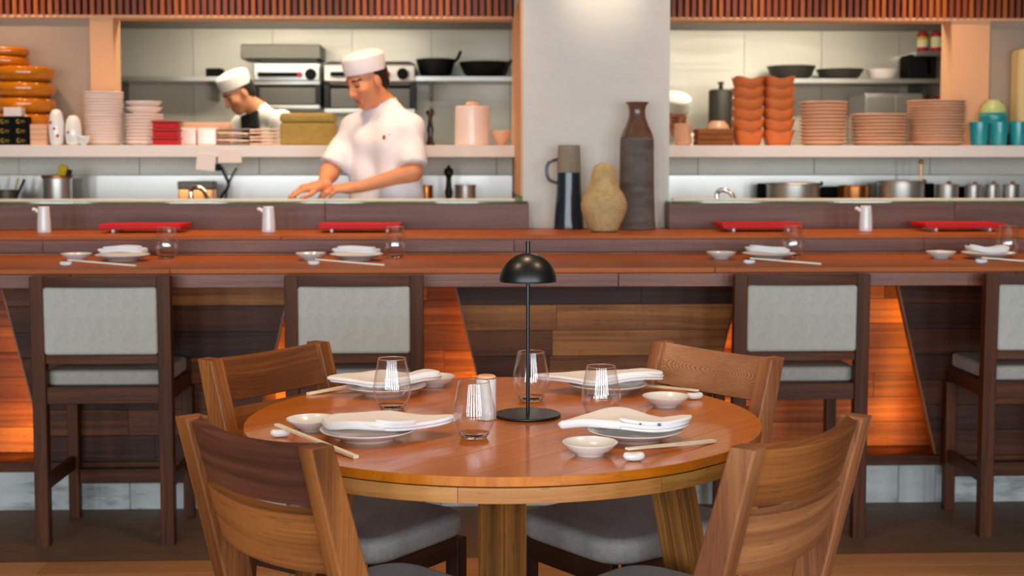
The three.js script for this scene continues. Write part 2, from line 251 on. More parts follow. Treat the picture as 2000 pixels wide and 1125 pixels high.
// ================================================================== the bar
const zf = -4.78, yC = 0.975, zL = -5.47, yL = 1.055, zB = -5.94, yB = 1.17, bl = -3.1, br = 3.3;
{
  const t = thing('sushi_bar', 'long walnut sushi bar with raised ledge, plank front and pale stone plinth', 'bar counter');
  const slab = (parent, name, y0, y1, z0, z1, cuts, mat, r = 0.004) => { let a = bl; for (const c of [...cuts, br]) { part(parent, name, bx(a + 0.0005, c - 0.0005, y0, y1, z0, z1, 'x', r), mat); a = c; } };
  const top = new THREE.Group(); top.name = 'counter_top'; t.add(top);
  slab(top, 'surface_board', yC - 0.02, yC, zf, zL, [-1.05, 0.9], M.counterTopLit, 0.003);
  slab(top, 'front_board', yC - 0.07, yC - 0.0202, zf + 0.002, zf - 0.05, [-1.4, 0.55, 2.0], M.counter, 0.003);
  part(top, 'underside', bx(bl, br, yC - 0.05, yC - 0.0205, zf - 0.052, zL), M.counter);
  const led = new THREE.Group(); led.name = 'ledge'; t.add(led);
  slab(led, 'riser_board', yC + 0.0105, yL - 0.018, zL, zL - 0.03, [-1.71, 0.2, 1.9], M.counter, 0.002);
  slab(led, 'lip', yC, yC + 0.01, zL + 0.012, zL - 0.03, [-1.5, 0.7], M.chairPale, 0.002);
  slab(led, 'surface_board', yL - 0.0175, yL, zL + 0.004, zB - 0.125, [-0.75, 1.35], M.counterTopLit, 0.003);
  const eA = atz(1033, 420, zB).x, eB = atz(1306, 420, zB).x;
  for (const [a, b, j] of [[bl, eA, -0.62], [eB, br, 2.2]]) {
    const u = new THREE.Group(); u.name = 'upstand'; t.add(u);
    part(u, 'face_board', bx(a, j - 0.0005, yL + 0.0005, yB, zB, zB - 0.13, 'x', 0.003), M.board); part(u, 'face_board', bx(j + 0.0005, b, yL + 0.0005, yB, zB, zB - 0.13, 'x', 0.003), M.board);
    part(t, 'glass_top', bx(a + 0.004, j - 0.002, yB + 0.0005, yB + 0.0105, zB + 0.004, zB - 0.125, 'x', 0.002), M.slabGlass); part(t, 'glass_top', bx(j + 0.002, b - 0.004, yB + 0.0005, yB + 0.0105, zB + 0.004, zB - 0.125, 'x', 0.002), M.slabGlass);
  }
  // front: proud plank panels that narrow downwards, lit recesses between them
  const yT = yC - 0.07, y0 = 0.205, sl = 0.24, zP = -5.13, zR = -5.31, tops = [-3.5, -2.41, -1.766, -0.668, -0.042, 1.064, 1.678, 2.78];
  const nRow = 7, rh = (yT - y0) / nRow, TONE = [[2, 0, 4, 2], [4, 2, 1, 4], [2, 4, 0, 2], [0, 2, 2, 4], [3, 4, 3, 2], [2, 0, 1, 4], [0, 4, 3, 2]];
  const tier = (g, xl, xr, y1, y2, z, dep, mat) => part(g, 'plank', (() => { const e = 0.0012, f = (s, x) => x; const sh = [[xl(y1), y1 + e], [xr(y1), y1 + e], [xr(y2), y2 - e], [xl(y2), y2 - e]]; const geo = ext(sh, dep, 0); geo.translate(0, 0, z - dep); return geo; })(), mat);
  for (let k = 0; k < 4; k++) {
    const a = tops[2 * k], b = tops[2 * k + 1], g = new THREE.Group(); g.name = 'front_panel'; t.add(g);
    const xl = y => a + (yT - y) * sl, xr = y => b - (yT - y) * sl;
    for (let r = 0; r < nRow; r++) {
      const y2 = yT - r * rh, y1 = y2 - rh, j = a + (0.3 + 0.45 * hash(k, r, 3)) * (b - a), tone = TONE[r][k];
      tier(g, xl, () => j - 0.0008, y1, y2, zP, 0.035, M.plank[tone]); tier(g, () => j + 0.0008, xr, y1, y2, zP, 0.035, M.plank[r === 1 && k === 2 ? 1 : (tone + (R() < 0.4 ? 1 : 0)) % 5]);
    }
    for (const s of [-1, 1]) { // edge strip, its led line behind it and the light of that line
      const X = s < 0 ? xl : xr, len = Math.hypot(yT - y0, (yT - y0) * sl), ang = Math.atan(sl) * (s < 0 ? 1 : -1), cx = X((yT + y0) / 2), cy = (yT + y0) / 2;
      part(g, 'edge_strip', box(0.006, len - 0.01, 0.037, 'y'), M.chair, [cx + s * 0.0035, cy, zP - 0.0175], [0, 0, ang]);
      part(g, 'led_strip', box(0.012, len - 0.06, 0.006, 'y'), M.led, [cx - s * 0.03, cy, zP - 0.0385], [0, 0, ang]);
      if (cx > -2.7 && cx < 2.7) { const l = areaLight(cx - s * 0.03, cy, zP - 0.043, cx - s * 0.03, cy, zP - 1, 0.03, len - 0.06, new THREE.Color(1.0, 0.40, 0.06), 38); l.rotateZ(-ang); l.rotateY(-s * 0.5); }
    }
  }
  const rec = new THREE.Group(); rec.name = 'recess_lining'; t.add(rec);
  for (let r = 0; r < nRow; r++) { let x = bl, i = 0; const y2 = yT - r * rh, y1 = y2 - rh; while (x < br) { const w = 0.7 + 0.5 * hash(r, i, 8), e = Math.min(br, x + w); part(rec, 'plank', bx(x + 0.001, e - 0.001, y1 + 0.001, y2 - 0.001, zR, zR - 0.02), M.plank[[0, 3, 1, 0, 3][Math.floor(hash(r, i, 9) * 5)]]); x = e; i++; } }
  slab(t, 'sill', 0.166, 0.204, zP + 0.002, zR - 0.02, [-0.8, 1.1], M.stool, 0.003);
  const pl = new THREE.Group(); pl.name = 'plinth'; t.add(pl);
  { let a = bl; for (const c of [-2.0, -1.31, -0.1, 1.0, 1.72, 2.6, br]) { part(pl, 'stone_slab', bx(a + 0.001, c - 0.001, 0, 0.1655, -5.2, -5.24, 'x', 0.002), M.marble); a = c; } }
  part(t, 'carcass', bx(bl, br, 0.21, yC - 0.051, zR - 0.021, zB - 0.12), M.counter);
}
{ // the cooks' bench behind the glass and the steel bench below the shelf
  const yW = 1.186;
  const t = thing('prep_counter', 'white cutting bench behind the glass edge of the bar', 'counter');
  for (const [a, b] of [[bl, colA - 0.03], [colB + 0.03, br]]) { part(t, 'cutting_board', bx(a, b, yW - 0.03, yW, -6.15, -6.2, 'x', 0.004), M.shelf); part(t, 'body', bx(a, b, KF, yW - 0.0305, -6.152, -6.2), M.steel); }
  const s = thing('steel_bench', 'long stainless bench against the tiled half wall', 'bench');
  for (const [a, b] of [[bl - 0.4, colA - 0.01], [colB + 0.01, br + 0.6]]) { part(s, 'bench_top', bx(a, b, 1.07, 1.1, -6.72, Z_PASS + 0.007), M.steel); part(s, 'bench_body', bx(a, b, KF, 1.0695, -6.76, Z_PASS + 0.007), M.steelDark); }
  for (const [a, b, lab] of [[XL + 1.8, colA - 0.009, 'pale painted pass shelf holding white plates, red boxes and amber bowls'], [colB + 0.001, XR - 1.8, 'pale painted pass shelf holding orange bowls, cream plates and turquoise cups']])
    single('pass_shelf', bx(a, b, yShelf0, yShelf, ZSF, Z_PASS + 0.001, 'x', 0.003), M.shelf, lab, 'shelf');
}
// ------------------------------------------------------------------ ceiling lamps
function ceilingLamp(x, z, label, group) {
  const t = thing('ceiling_spotlight', label, 'lamp', [x, CEIL, z], 0, group);
  part(t, 'housing', lathe([[0.03, 0], [0.05, 0], [0.05, -0.1], [0.044, -0.1], [0.04, -0.02], [0.03, -0.02]], 20), M.black);
  part(t, 'bulb', new THREE.SphereGeometry(0.028, 12, 8), M.lampGlow, [0, -0.06, 0]); return t;
}
const WARM = new THREE.Color(1.0, 0.66, 0.4);
for (const x of [-1.9, -1.0, -0.2, 1.4, 2.3]) { ceilingLamp(x, -5.75, 'small black spotlight under the ceiling above the bar', 'spotlights above the bar'); downlight(x, CEIL - 0.12, -5.75, x, 1, -5.95, WARM, 5.2, 0.85); }
ceilingLamp(0.62, -5.6, 'small black spotlight aimed at the plastered column'); downlight(0.62, CEIL - 0.12, -5.6, 0.62, 2.3, -6.07, new THREE.Color(1, 0.75, 0.52), 5, 0.36);
for (const x of [-2.4, -1.3, -0.3, 1.5, 2.4]) { ceilingLamp(x, -6.6, 'small black spotlight under the ceiling above the pass shelf', 'spotlights above the pass shelf'); downlight(x, CEIL - 0.12, -6.6, x, 1.4, -6.95, new THREE.Color(1.0, 0.6, 0.38), 4, 0.8); }
for (const [x, z] of [[-0.9, -2.9], [1.1, -2.9], [0.1, -3.6]]) { ceilingLamp(x, z, 'small black spotlight under the ceiling above the round table', 'spotlights above the dining table'); downlight(x, CEIL - 0.12, z, x * 0.4, 0.7, z, WARM, 4, 0.8); }

// ================================================================== bar stools
function makeStool(label) {
  const t = thing('bar_stool', label, 'stool', [0, 0, 0], 0, 'stools along the bar');   // faces -z; rear posts at z = 0
  const W = 0.48, pw = 0.042;
  for (const s of [-1, 1]) {
    const prof = [[-0.022, 0], [0.022, 0], [0.022, 0.5], [0.035, 0.956], [-0.003, 0.956], [-0.022, 0.55]];
    part(t, 'rear_post', (() => { const g = ext(prof, pw, 0.003, 'y'); g.rotateY(-Math.PI / 2); return g.translate(s * (W / 2 - pw / 2) + pw / 2, 0, 0); })(), M.stool);
    part(t, 'front_leg', rbox(0.04, 0.505, 0.04, 0.003, 'y', s * (W / 2 - 0.024), 0.2525, -0.375), M.stool);
    part(t, 'side_rail', rbox(0.025, 0.055, 0.335, 0.003, 'z', s * (W / 2 - 0.022), 0.535, -0.19), M.stool);
    part(t, 'side_stretcher', rbox(0.022, 0.05, 0.335, 0.003, 'z', s * (W / 2 - 0.022), 0.215, -0.19), M.stool);
  }
  part(t, 'front_rail', rbox(W - 0.07, 0.055, 0.025, 0.003, 'x', 0, 0.535, -0.38), M.stool); part(t, 'rear_rail', rbox(W - 0.088, 0.06, 0.028, 0.003, 'x', 0, 0.535, -0.002), M.stool);
  part(t, 'footrest', rbox(W - 0.09, 0.055, 0.028, 0.003, 'x', 0, 0.16, -0.375), M.stool);
  part(t, 'seat', pad(W - 0.05, 0.37, 0.055, 0.03, 0.018, 0.008), M.seatStool, [0, 0.562, -0.211]);
  part(t, 'top_rail', bent(W - 0.086, 0.036, 0.03, 0.018), M.stool, [0, 0.936, 0.015]); part(t, 'lower_rail', bent(W - 0.086, 0.03, 0.026, 0.012), M.stool, [0, 0.664, 0.004]);
  const bp = new RoundedBoxGeometry(W - 0.087, 0.238, 0.036, 4, 0.012); const p = bp.attributes.position; for (let i = 0; i < p.count; i++) p.setZ(i, p.getZ(i) + 0.016 * (1 - (2 * p.getX(i) / W) ** 2) + 0.03 * p.getY(i));
  part(t, 'back_pad', grain(bp, 'x', 0.12, 0.12), M.pad, [0, 0.799, 0.012]);
  return t;
}
const ZONES = ['below the white plate stacks', 'in front of the standing chef', 'below the orange bowl stacks', 'below the turquoise cups'];
const stoolX = [-1.272, -0.391, 1.194, 2.096];
{ const s0 = makeStool(`dark wooden bar stool with pale grey padded back, ${ZONES[0]}`); s0.position.set(stoolX[0], 0, -4.715);
  for (let i = 1; i < 4; i++) dup(s0, [stoolX[i], 0, -4.715], 0, `dark wooden bar stool with pale grey padded back, ${ZONES[i]}`); }

// ================================================================== dining table
const TX = 0.088, TZ = -3.12, TR = 0.6, TY = 0.75;
{
  const t = thing('dining_table', 'round timber dining table with four splayed square legs', 'table', [TX, 0, TZ]);
  const top = new THREE.Group(); top.name = 'table_top'; t.add(top);
  const n = 9, w = 2 * TR / n, ang = Math.PI / 4 + 0.05;
  for (let i = 0; i < n; i++) {
    const a = -TR + i * w, b = a + w, pts = [], N = 14;
    for (let k = 0; k <= N; k++) { const y = a + (b - a) * k / N; pts.push([Math.sqrt(Math.max(0, TR * TR - y * y)), y]); }
    for (let k = N; k >= 0; k--) { const y = a + (b - a) * k / N; pts.push([-Math.sqrt(Math.max(0, TR * TR - y * y)), y]); }
    const sh = new THREE.Shape(pts.filter((p, q) => q === 0 || Math.hypot(p[0] - pts[q - 1][0], p[1] - pts[q - 1][1]) > 1e-4).map(p => new THREE.Vector2(p[0], p[1])));
    const g = new THREE.ExtrudeGeometry(sh, { depth: 0.018, bevelEnabled: true, bevelThickness: 0.0008, bevelSize: 0.0007, bevelOffset: -0.0009, bevelSegments: 1 });
    g.rotateX(-Math.PI / 2); part(top, 'board', grain(g.translate(0, TY - 0.0188, 0), 'x'), M.tableTop).rotation.y = ang;
  }
  const apron = new THREE.Group(); apron.name = 'edge_band'; t.add(apron);
  for (let lay = 0; lay < 1; lay++) { const m = 9; for (let i = 0; i < m; i++) {
    const a0 = i / m * Math.PI * 2 + 0.35, a1 = (i + 1) / m * Math.PI * 2 + 0.35 - 0.002, s = new THREE.Shape(); s.absarc(0, 0, TR - 0.002, a0, a1, false); s.absarc(0, 0, TR - 0.07, a1, a0, true);
    const g = new THREE.ExtrudeGeometry(s, { depth: 0.028, bevelEnabled: true, bevelThickness: 0.0015, bevelSize: 0.0015, bevelOffset: -0.0015, bevelSegments: 2, curveSegments: 14 }); g.rotateX(-Math.PI / 2);
    g.translate(0, TY - 0.052, 0); const q = g.index ? g.toNonIndexed() : g, P = q.attributes.position, uv = new Float32Array(P.count * 2); for (let k = 0; k < P.count; k++) { uv[2 * k] = Math.atan2(P.getZ(k), P.getX(k)) * TR / 1.2 + i * 0.37; uv[2 * k + 1] = (P.getY(k) + Math.hypot(P.getX(k), P.getZ(k))) / 0.3 + i * 0.21; }
    q.setAttribute('uv', new THREE.BufferAttribute(uv, 2)); part(apron, 'segment', q, i % 3 === 1 ? M.tableEdgeB : M.tableEdge);
  } }
  for (let k = 0; k < 4; k++) {
    const a = [92, 20, 270, 164][k] * Math.PI / 180, r0 = k ? 0.39 : 0.3, dr = k ? 0.13 : 0.08, yT = TY - 0.0535, g = grain(new THREE.BoxGeometry(0.074, yT, 0.074, 1, 4, 1).translate(0, yT / 2, 0), 'y');
    g.rotateY(Math.PI / 4); const p = g.attributes.position, dx = Math.cos(a), dz = Math.sin(a);
    for (let i = 0; i < p.count; i++) { const f = 1 - p.getY(i) / yT, s = 0.92 + 0.08 * (1 - f); p.setX(i, p.getX(i) * s + dx * (r0 + dr * f)); p.setZ(i, p.getZ(i) * s + dz * (r0 + dr * f)); }
    g.computeVertexNormals(); part(t, 'leg', g, k % 2 ? M.tableLegB : M.tableLeg);
    part(t, 'cross_beam', box(r0 - 0.05, 0.05, 0.06, 'x', (r0 - 0.05) / 2, 0, 0), M.tableLeg, [0, TY - 0.083 - k * 0.0002, 0], [0, -a, 0]);
  }
}
// ================================================================== dining chairs
function makeChair(label, upper, lower, post, side) {
  const t = thing('dining_chair', label, 'chair');        // faces +z, origin below the seat
  const W = 0.425, pw = 0.034, H = 0.86;
  for (const s of [-1, 1]) {
    const prof = [[-0.222, 0], [-0.18, 0], [-0.18, 0.3], [-0.17, 0.44], [-0.195, 0.56], [-0.288, H], [-0.338, H], [-0.262, 0.56], [-0.232, 0.44], [-0.225, 0.3]];
    const g = ext(prof, pw, 0.004, 'y'); g.rotateY(-Math.PI / 2); g.translate(s * (W / 2 - pw / 2) + pw / 2, 0, 0); part(t, 'rear_post', g, post);
    part(t, 'front_leg', rbox(0.04, 0.4, 0.04, 0.004, 'y', s * (W / 2 - 0.035), 0.2, 0.175), M.frameDark);
    part(t, 'side_rail', rbox(0.024, 0.06, 0.35, 0.003, 'z', s * (W / 2 - 0.04), 0.385, -0.01), M.frameDark);
  }
  part(t, 'front_rail', rbox(W - 0.11, 0.06, 0.024, 0.003, 'x', 0, 0.385, 0.18), M.frameDark); part(t, 'rear_rail', rbox(W - 0.07, 0.06, 0.026, 0.003, 'x', 0, 0.385, -0.195), post);
  part(t, 'seat', pad(W - 0.03, 0.435, 0.06, 0.07, 0.026, 0.012), M.seat, [0, 0.412, 0.0]);
  const lean = Math.atan(0.093 / 0.3);
  part(t, 'upper_slat', bent(W - 2 * pw + 0.004, 0.112, 0.024, -0.03), upper, [0, 0.804, -0.297], [-lean, 0, 0]);
  part(t, 'lower_slat', bent(W - 2 * pw + 0.004, 0.118, 0.024, -0.03), lower, [0, 0.677, -0.2625], [-lean, 0, 0]);
  if (upper === M.chairRing) { const g = t.children.find(c => c.name === 'upper_slat').geometry, q = g.attributes.position, uv = g.attributes.uv; for (let i = 0; i < q.count; i++) uv.setXY(i, q.getX(i) / (W - 2 * pw) + 0.46, q.getY(i) / 0.112 + 0.5); }
  return t;
}
function placeChair(t, bxm, bzm, fx, fz) { const l = Math.hypot(fx, fz); fx /= l; fz /= l; t.position.set(bxm + fx * 0.313, 0, bzm + fz * 0.313); t.rotation.y = Math.atan2(fx, fz); }
placeChair(makeChair('timber dining chair with dark reddish upper slat and scuffed lower slat', M.chairDark, M.chair, M.chair), -0.395, -2.44, 0.72, -0.69);
placeChair(makeChair('timber dining chair with smooth warm brown slats and pale edges', M.chair, M.chairPale, M.chairPale), 0.622, -2.405, -0.72, -0.69);
placeChair(makeChair('timber dining chair with plain brown slats, tucked in beside the sushi bar', M.chair, M.chair, M.chair), -0.522, -3.506, 0.80, 0.60);
placeChair(makeChair('timber dining chair with oval growth rings on its upper slat', M.chairRing, M.chair, M.chairPale), 0.657, -3.478, -0.81, 0.58);

// ================================================================== tableware
const tumblerG = lathe([[0.0345, 0.0115], [0.0405, 0.0235], [0.0445, 0.034], [0.0465, 0.043], [0.047, 0.05], [0.0465, 0.058], [0.0455, 0.066], [0.0432, 0.078], [0.040, 0.092], [0.0344, 0.1222], [0.0328, 0.1222], [0.0385, 0.092], [0.0418, 0.078], [0.0441, 0.066], [0.0452, 0.058], [0.0456, 0.05], [0.045, 0.043], [0.043, 0.0345], [0.0388, 0.0235], [0.033, 0.0115]], 64);
const footG = lathe([[0, 0], [0.026, 0], [0.0285, 0.002], [0.0325, 0.008], [0.0345, 0.0113], [0.033, 0.0113], [0.026, 0.0085], [0.016, 0.0075], [0, 0.0072]], 64);
const rimG = new THREE.TorusGeometry(0.0336, 0.0009, 8, 64).rotateX(Math.PI / 2).translate(0, 0.1232, 0);
const tumbler = (x, z, label, y = TY, group, s = 1) => { const t = thing('tumbler', label, 'glass', [x, y + 0.0005, z], 0, group); part(t, 'bowl', tumblerG, M.glassWall); part(t, 'foot', footG, M.glass); part(t, 'rim', rimG, M.glass); t.scale.setScalar(s); return t; };
const dishG = lathe([[0, 0.004], [0.026, 0.004], [0.027, 0], [0.030, 0], [0.0305, 0.005], [0.045, 0.012], [0.056, 0.0245], [0.0575, 0.0262], [0.0565, 0.0272], [0.053, 0.0245], [0.043, 0.0155], [0.028, 0.0095], [0, 0.009]], 48);
const plateG = lathe([[0, 0.004], [0.053, 0.004], [0.054, 0], [0.059, 0], [0.060, 0.006], [0.08, 0.011], [0.103, 0.0215], [0.1045, 0.0235], [0.103, 0.0245], [0.08, 0.0155], [0.058, 0.011], [0, 0.0105]], 56);
const dish = (x, z, label, y = TY, group, s = 1) => { const m = single('sauce_dish', dishG, M.porcelain, label, 'dish', [x, y + 0.0005, z], null, group); m.scale.setScalar(s); return m; };
const plate = (x, z, label, y = TY, group, s = 1) => { const m = single('dinner_plate', plateG, M.porcelain, label, 'plate', [x, y + 0.0005, z], null, group); m.scale.setScalar(s); return m; };
function restGeo() { const g = new THREE.SphereGeometry(1, 24, 16), p = g.attributes.position; for (let i = 0; i < p.count; i++) { const x = p.getX(i), y = p.getY(i), z = p.getZ(i); p.setXYZ(i, 0.0225 * Math.sign(x) * Math.pow(Math.abs(x), 0.8), 0.0105 * y - (y > 0 ? 0.004 * y * Math.max(0, 1 - (x / 0.75) ** 2) : 0) + 0.0103, 0.0135 * Math.sign(z) * Math.pow(Math.abs(z), 0.8)); } g.computeVertexNormals(); return g; }
const restG = restGeo();
const rest = (x, z, turn, label, y = TY, group) => { const m = single('chopstick_rest', restG, M.porcelain, label, 'chopstick rest', [x, y + 0.0005, z], null, group); m.rotation.y = turn; return m; };
// a pair of joined bamboo chopsticks from the tip on the rest to the end on the table
function chopsticks(x0, z0, x1, z1, label, y = TY, group) {
  const L = Math.hypot(x1 - x0, z1 - z0), t = thing('chopsticks', label, 'chopsticks', [x0, y, z0], Math.atan2(-(z1 - z0), x1 - x0), group), rise = 0.0185;
  for (const s of [-1, 1]) {
    const g = new THREE.BoxGeometry(L, 0.0062, 0.0058, 6, 1, 1).translate(L / 2, 0, 0), p = g.attributes.position;
    for (let i = 0; i < p.count; i++) { const u = p.getX(i) / L, k = 0.7 + 0.3 * u; p.setZ(i, p.getZ(i) * k + s * 0.0031); p.setY(i, p.getY(i) * k + rise + 0.004 + (0.0034 - rise - 0.0037) * u); }
    g.computeVertexNormals(); part(t, 'stick', grain(g, 'x'), M.bamboo);
  }
  return t;
}
// folded cloth: outline in plan (metres), height field, soft rolled edges
function clothGeo(outline, height, thick, seg = 96, rings = 14) {
  const crv = new THREE.CatmullRomCurve3(outline.map(p => V3(p[0], 0, p[1])), true, 'centripetal'), O = crv.getSpacedPoints(seg).slice(0, seg);
  const cx = O.reduce((a, p) => a + p.x, 0) / seg, cz = O.reduce((a, p) => a + p.z, 0) / seg, pos = [], idx = [], uv = [];
  const ringsAll = []; for (let r = 0; r <= rings; r++) ringsAll.push([r / rings, 1]); ringsAll.push([1.012, 0.5]); for (let r = rings; r >= 0; r--) ringsAll.push([r / rings, 0]);
  for (const [k, side] of ringsAll) for (const p of O) { const x = cx + (p.x - cx) * k, z = cz + (p.z - cz) * k; pos.push(x, height(x, z) + thick * side * (side === 1 ? 1 : 1), z); uv.push(x / 0.1, z / 0.1); }
  const m = ringsAll.length; for (let r = 0; r + 1 < m; r++) for (let i = 0; i < seg; i++) { const a = r * seg + i, b = r * seg + (i + 1) % seg, c = a + seg, d = b + seg; idx.push(a, b, c, b, d, c); }
  const g = new THREE.BufferGeometry(); g.setAttribute('position', new THREE.Float32BufferAttribute(pos, 3)); g.setAttribute('uv', new THREE.Float32BufferAttribute(uv, 2)); g.setIndex(idx); g.computeVertexNormals(); return g;
}
const hNap = (seed, amp = 0.011) => (x, z) => { const d = Math.hypot(x, z); return 0.0298 - 0.004 * Math.max(0, 1 - (d / 0.1) ** 2) + Math.max(0, d - 0.1) * -0.05 + amp * (pn((x + 1) % 1, (z + 1) % 1, 9, 9, seed) - 0.4) + 0.004 * Math.sin(x * 26 + seed); };
function napkin(x, z, turn, label, outline, flap, seed, y = TY, group, print, roll) {
  const t = thing('folded_napkin', label, 'napkin', [x, y, z], turn, group), h = hNap(seed);
  const off = (k, dx, dz) => outline.map(([a, b]) => [a * k + dx, b * k + dz]);
  part(t, 'cloth', clothGeo(off(0.97, 0.003, -0.003), (a, b) => h(a, b) + 0.0015, 0.006), M.linen); part(t, 'cloth', clothGeo(outline, (a, b) => h(a, b) + 0.008, 0.008), M.linen);
  if (flap) part(t, 'fold', clothGeo(flap, (a, b) => h(a, b) + 0.0162, 0.0075), M.linen);
  if (roll) { const pts = roll.map(([a, b]) => [a, h(a, b) + 0.0105, b]), g = tube(pts, 0.0095, 40, 12), q = g.attributes.position; part(t, 'rolled_edge', g, M.linen); for (const e of [pts[0], pts[pts.length - 1]]) part(t, 'rolled_end', new THREE.SphereGeometry(0.0094, 14, 10), M.linen, e); }
  if (print) for (const [a, b, w, hh] of print) part(t, 'printed_mark', box(w, hh, 0.0008), M.linenBlue, [a, h(a, b) + 0.019, b + 0.001]);
  return t;
}
// round table: four place settings
const P4 = [0.366, -2.86], P2 = [-0.212, -2.882], P1 = [-0.206, -3.455], P3 = [0.371, -3.464];
tumbler(0.018, -2.89, 'stemless glass tumbler in front of the white shaker, beside the lamp base'); tumbler(-0.179, -3.24, 'stemless glass tumbler before the napkin of the plain brown chair');
tumbler(0.165, -3.345, 'stemless glass tumbler standing behind the black lamp stem'); tumbler(0.317, -3.1, 'stemless glass tumbler between two napkins, beside the lamp base');
plate(...P4, 'white plate under the napkin with blue print'); plate(...P2, 'white plate under the broad rolled napkin near the dark reddish chair');
plate(...P1, 'white plate under a napkin, before the plain brown chair'); plate(...P3, 'white plate under a napkin, before the chair with growth rings');
napkin(...P4, 0, 'folded white napkin with a small blue print on its fold', [[-0.165, -0.005], [-0.11, 0.012], [-0.03, 0.045], [0.04, 0.055], [0.10, 0.035], [0.118, 0.0], [0.06, -0.05], [-0.02, -0.105], [-0.09, -0.06]], [[-0.035, 0.02], [0.05, 0.05], [0.11, 0.028], [0.122, 0.0], [0.05, -0.012], [-0.02, -0.008]], 3, TY, null, [[0.045, 0.056, 0.007, 0.006], [0.005, 0.055, 0.005, 0.004]], [[-0.155, -0.004], [-0.11, 0.009], [-0.04, 0.036]]);
napkin(...P2, 0, 'folded white napkin with a thick rolled front edge near the dark reddish chair', [[-0.10, -0.02], [-0.085, 0.03], [-0.02, 0.07], [0.04, 0.085], [0.075, 0.06], [0.115, 0.02], [0.185, -0.045], [0.15, -0.075], [0.06, -0.095], [-0.02, -0.06], [-0.08, -0.055]], [[0.02, 0.07], [0.045, 0.082], [0.08, 0.06], [0.105, 0.03], [0.06, 0.035]], 8, TY, null, null, [[-0.094, -0.02], [-0.08, 0.026], [-0.03, 0.06], [0.035, 0.078]]);
napkin(...P1, 0.3, 'folded white napkin before the plain brown chair', [[-0.15, -0.02], [-0.09, 0.05], [-0.01, 0.085], [0.05, 0.06], [0.12, 0.045], [0.145, 0.01], [0.08, -0.03], [0.01, -0.1], [-0.08, -0.06]], [[-0.02, 0.06], [0.06, 0.05], [0.135, 0.03], [0.12, 0.0], [0.03, 0.015]], 5);
napkin(...P3, -0.25, 'folded white napkin before the chair with growth rings', [[-0.19, 0.03], [-0.12, 0.06], [-0.02, 0.075], [0.06, 0.04], [0.12, -0.01], [0.14, -0.05], [0.06, -0.08], [-0.05, -0.075], [-0.13, -0.02]], [[0.0, 0.05], [0.08, 0.02], [0.14, -0.035], [0.125, -0.06], [0.05, -0.03]], 12);
dish(0.255, -2.71, 'small white sauce dish beside the napkin with blue print'); dish(-0.345, -2.985, 'small white sauce dish half hidden by the broad rolled napkin'); dish(-0.085, -3.575, 'small white sauce dish beyond the tumbler of the plain brown chair'); dish(0.492, -3.25, 'small white sauce dish before the chair with growth rings');
rest(0.338, -2.65, 0.1, 'white chopstick rest before the napkin with blue print'); rest(-0.405, -2.91, 0.2, 'white chopstick rest behind the top of the dark reddish chair'); rest(0.58, -3.345, 0.3, 'white chopstick rest before the chair with growth rings'); rest(-0.15, -3.645, 0.6, 'white chopstick rest beside the plain brown chair, behind the napkin');
chopsticks(0.325, -2.66, 0.533, -2.82, 'pale chopsticks on a white rest before the blue-printed napkin'); chopsticks(-0.418, -2.94, -0.222, -2.688, 'pale chopsticks crossing behind the top of the dark reddish chair');
chopsticks(0.588, -3.347, 0.40, -3.60, 'pale chopsticks lying before the chair with growth rings'); chopsticks(-0.142, -3.651, -0.408, -3.44, 'pale chopsticks lying before the plain brown chair');
{ // white shaker and table lamp
  const t = thing('shaker', 'white cylindrical shaker with a peach coloured top behind a glass', 'shaker', [0.048, TY, -3.1]);
  part(t, 'body', lathe([[0, 0.0005], [0.0215, 0.0005], [0.0235, 0.003], [0.0235, 0.094], [0.0225, 0.097], [0, 0.097]], 32), M.porcelain); part(t, 'top', lathe([[0, 0.1045], [0.018, 0.1045], [0.0228, 0.1015], [0.0228, 0.0972], [0, 0.0972]], 32), M.card);
  const l = thing('table_lamp', 'black table lamp with dome shade, thin stem and round base', 'lamp', [0.147, TY, -3.135]);
  part(l, 'base', lathe([[0, 0.0005], [0.076, 0.0005], [0.078, 0.002], [0.078, 0.0055], [0.0765, 0.007], [0, 0.007]], 56), M.lampBlack);
  part(l, 'stem', cyl(0.0045, 0.0045, 0.352, 16, 0.0071), M.lampBlack); const ft = part(l, 'finial', cyl(0.0052, 0.0052, 0.03, 16, 0), M.lampBlack, [0, 0.3855, 0]);
  const pts = []; for (let i = 0; i <= 14; i++) { const a = i / 14 * Math.PI / 2; pts.push([0.067 * Math.sin(a) + 0.0003, 0.3205 + 0.067 * Math.cos(a)]); } for (let i = 14; i >= 0; i--) { const a = i / 14 * Math.PI / 2; pts.push([0.0652 * Math.sin(a), 0.3205 + 0.065 * Math.cos(a)]); }
  part(l, 'shade', lathe(pts, 56), M.lampBlack);
}
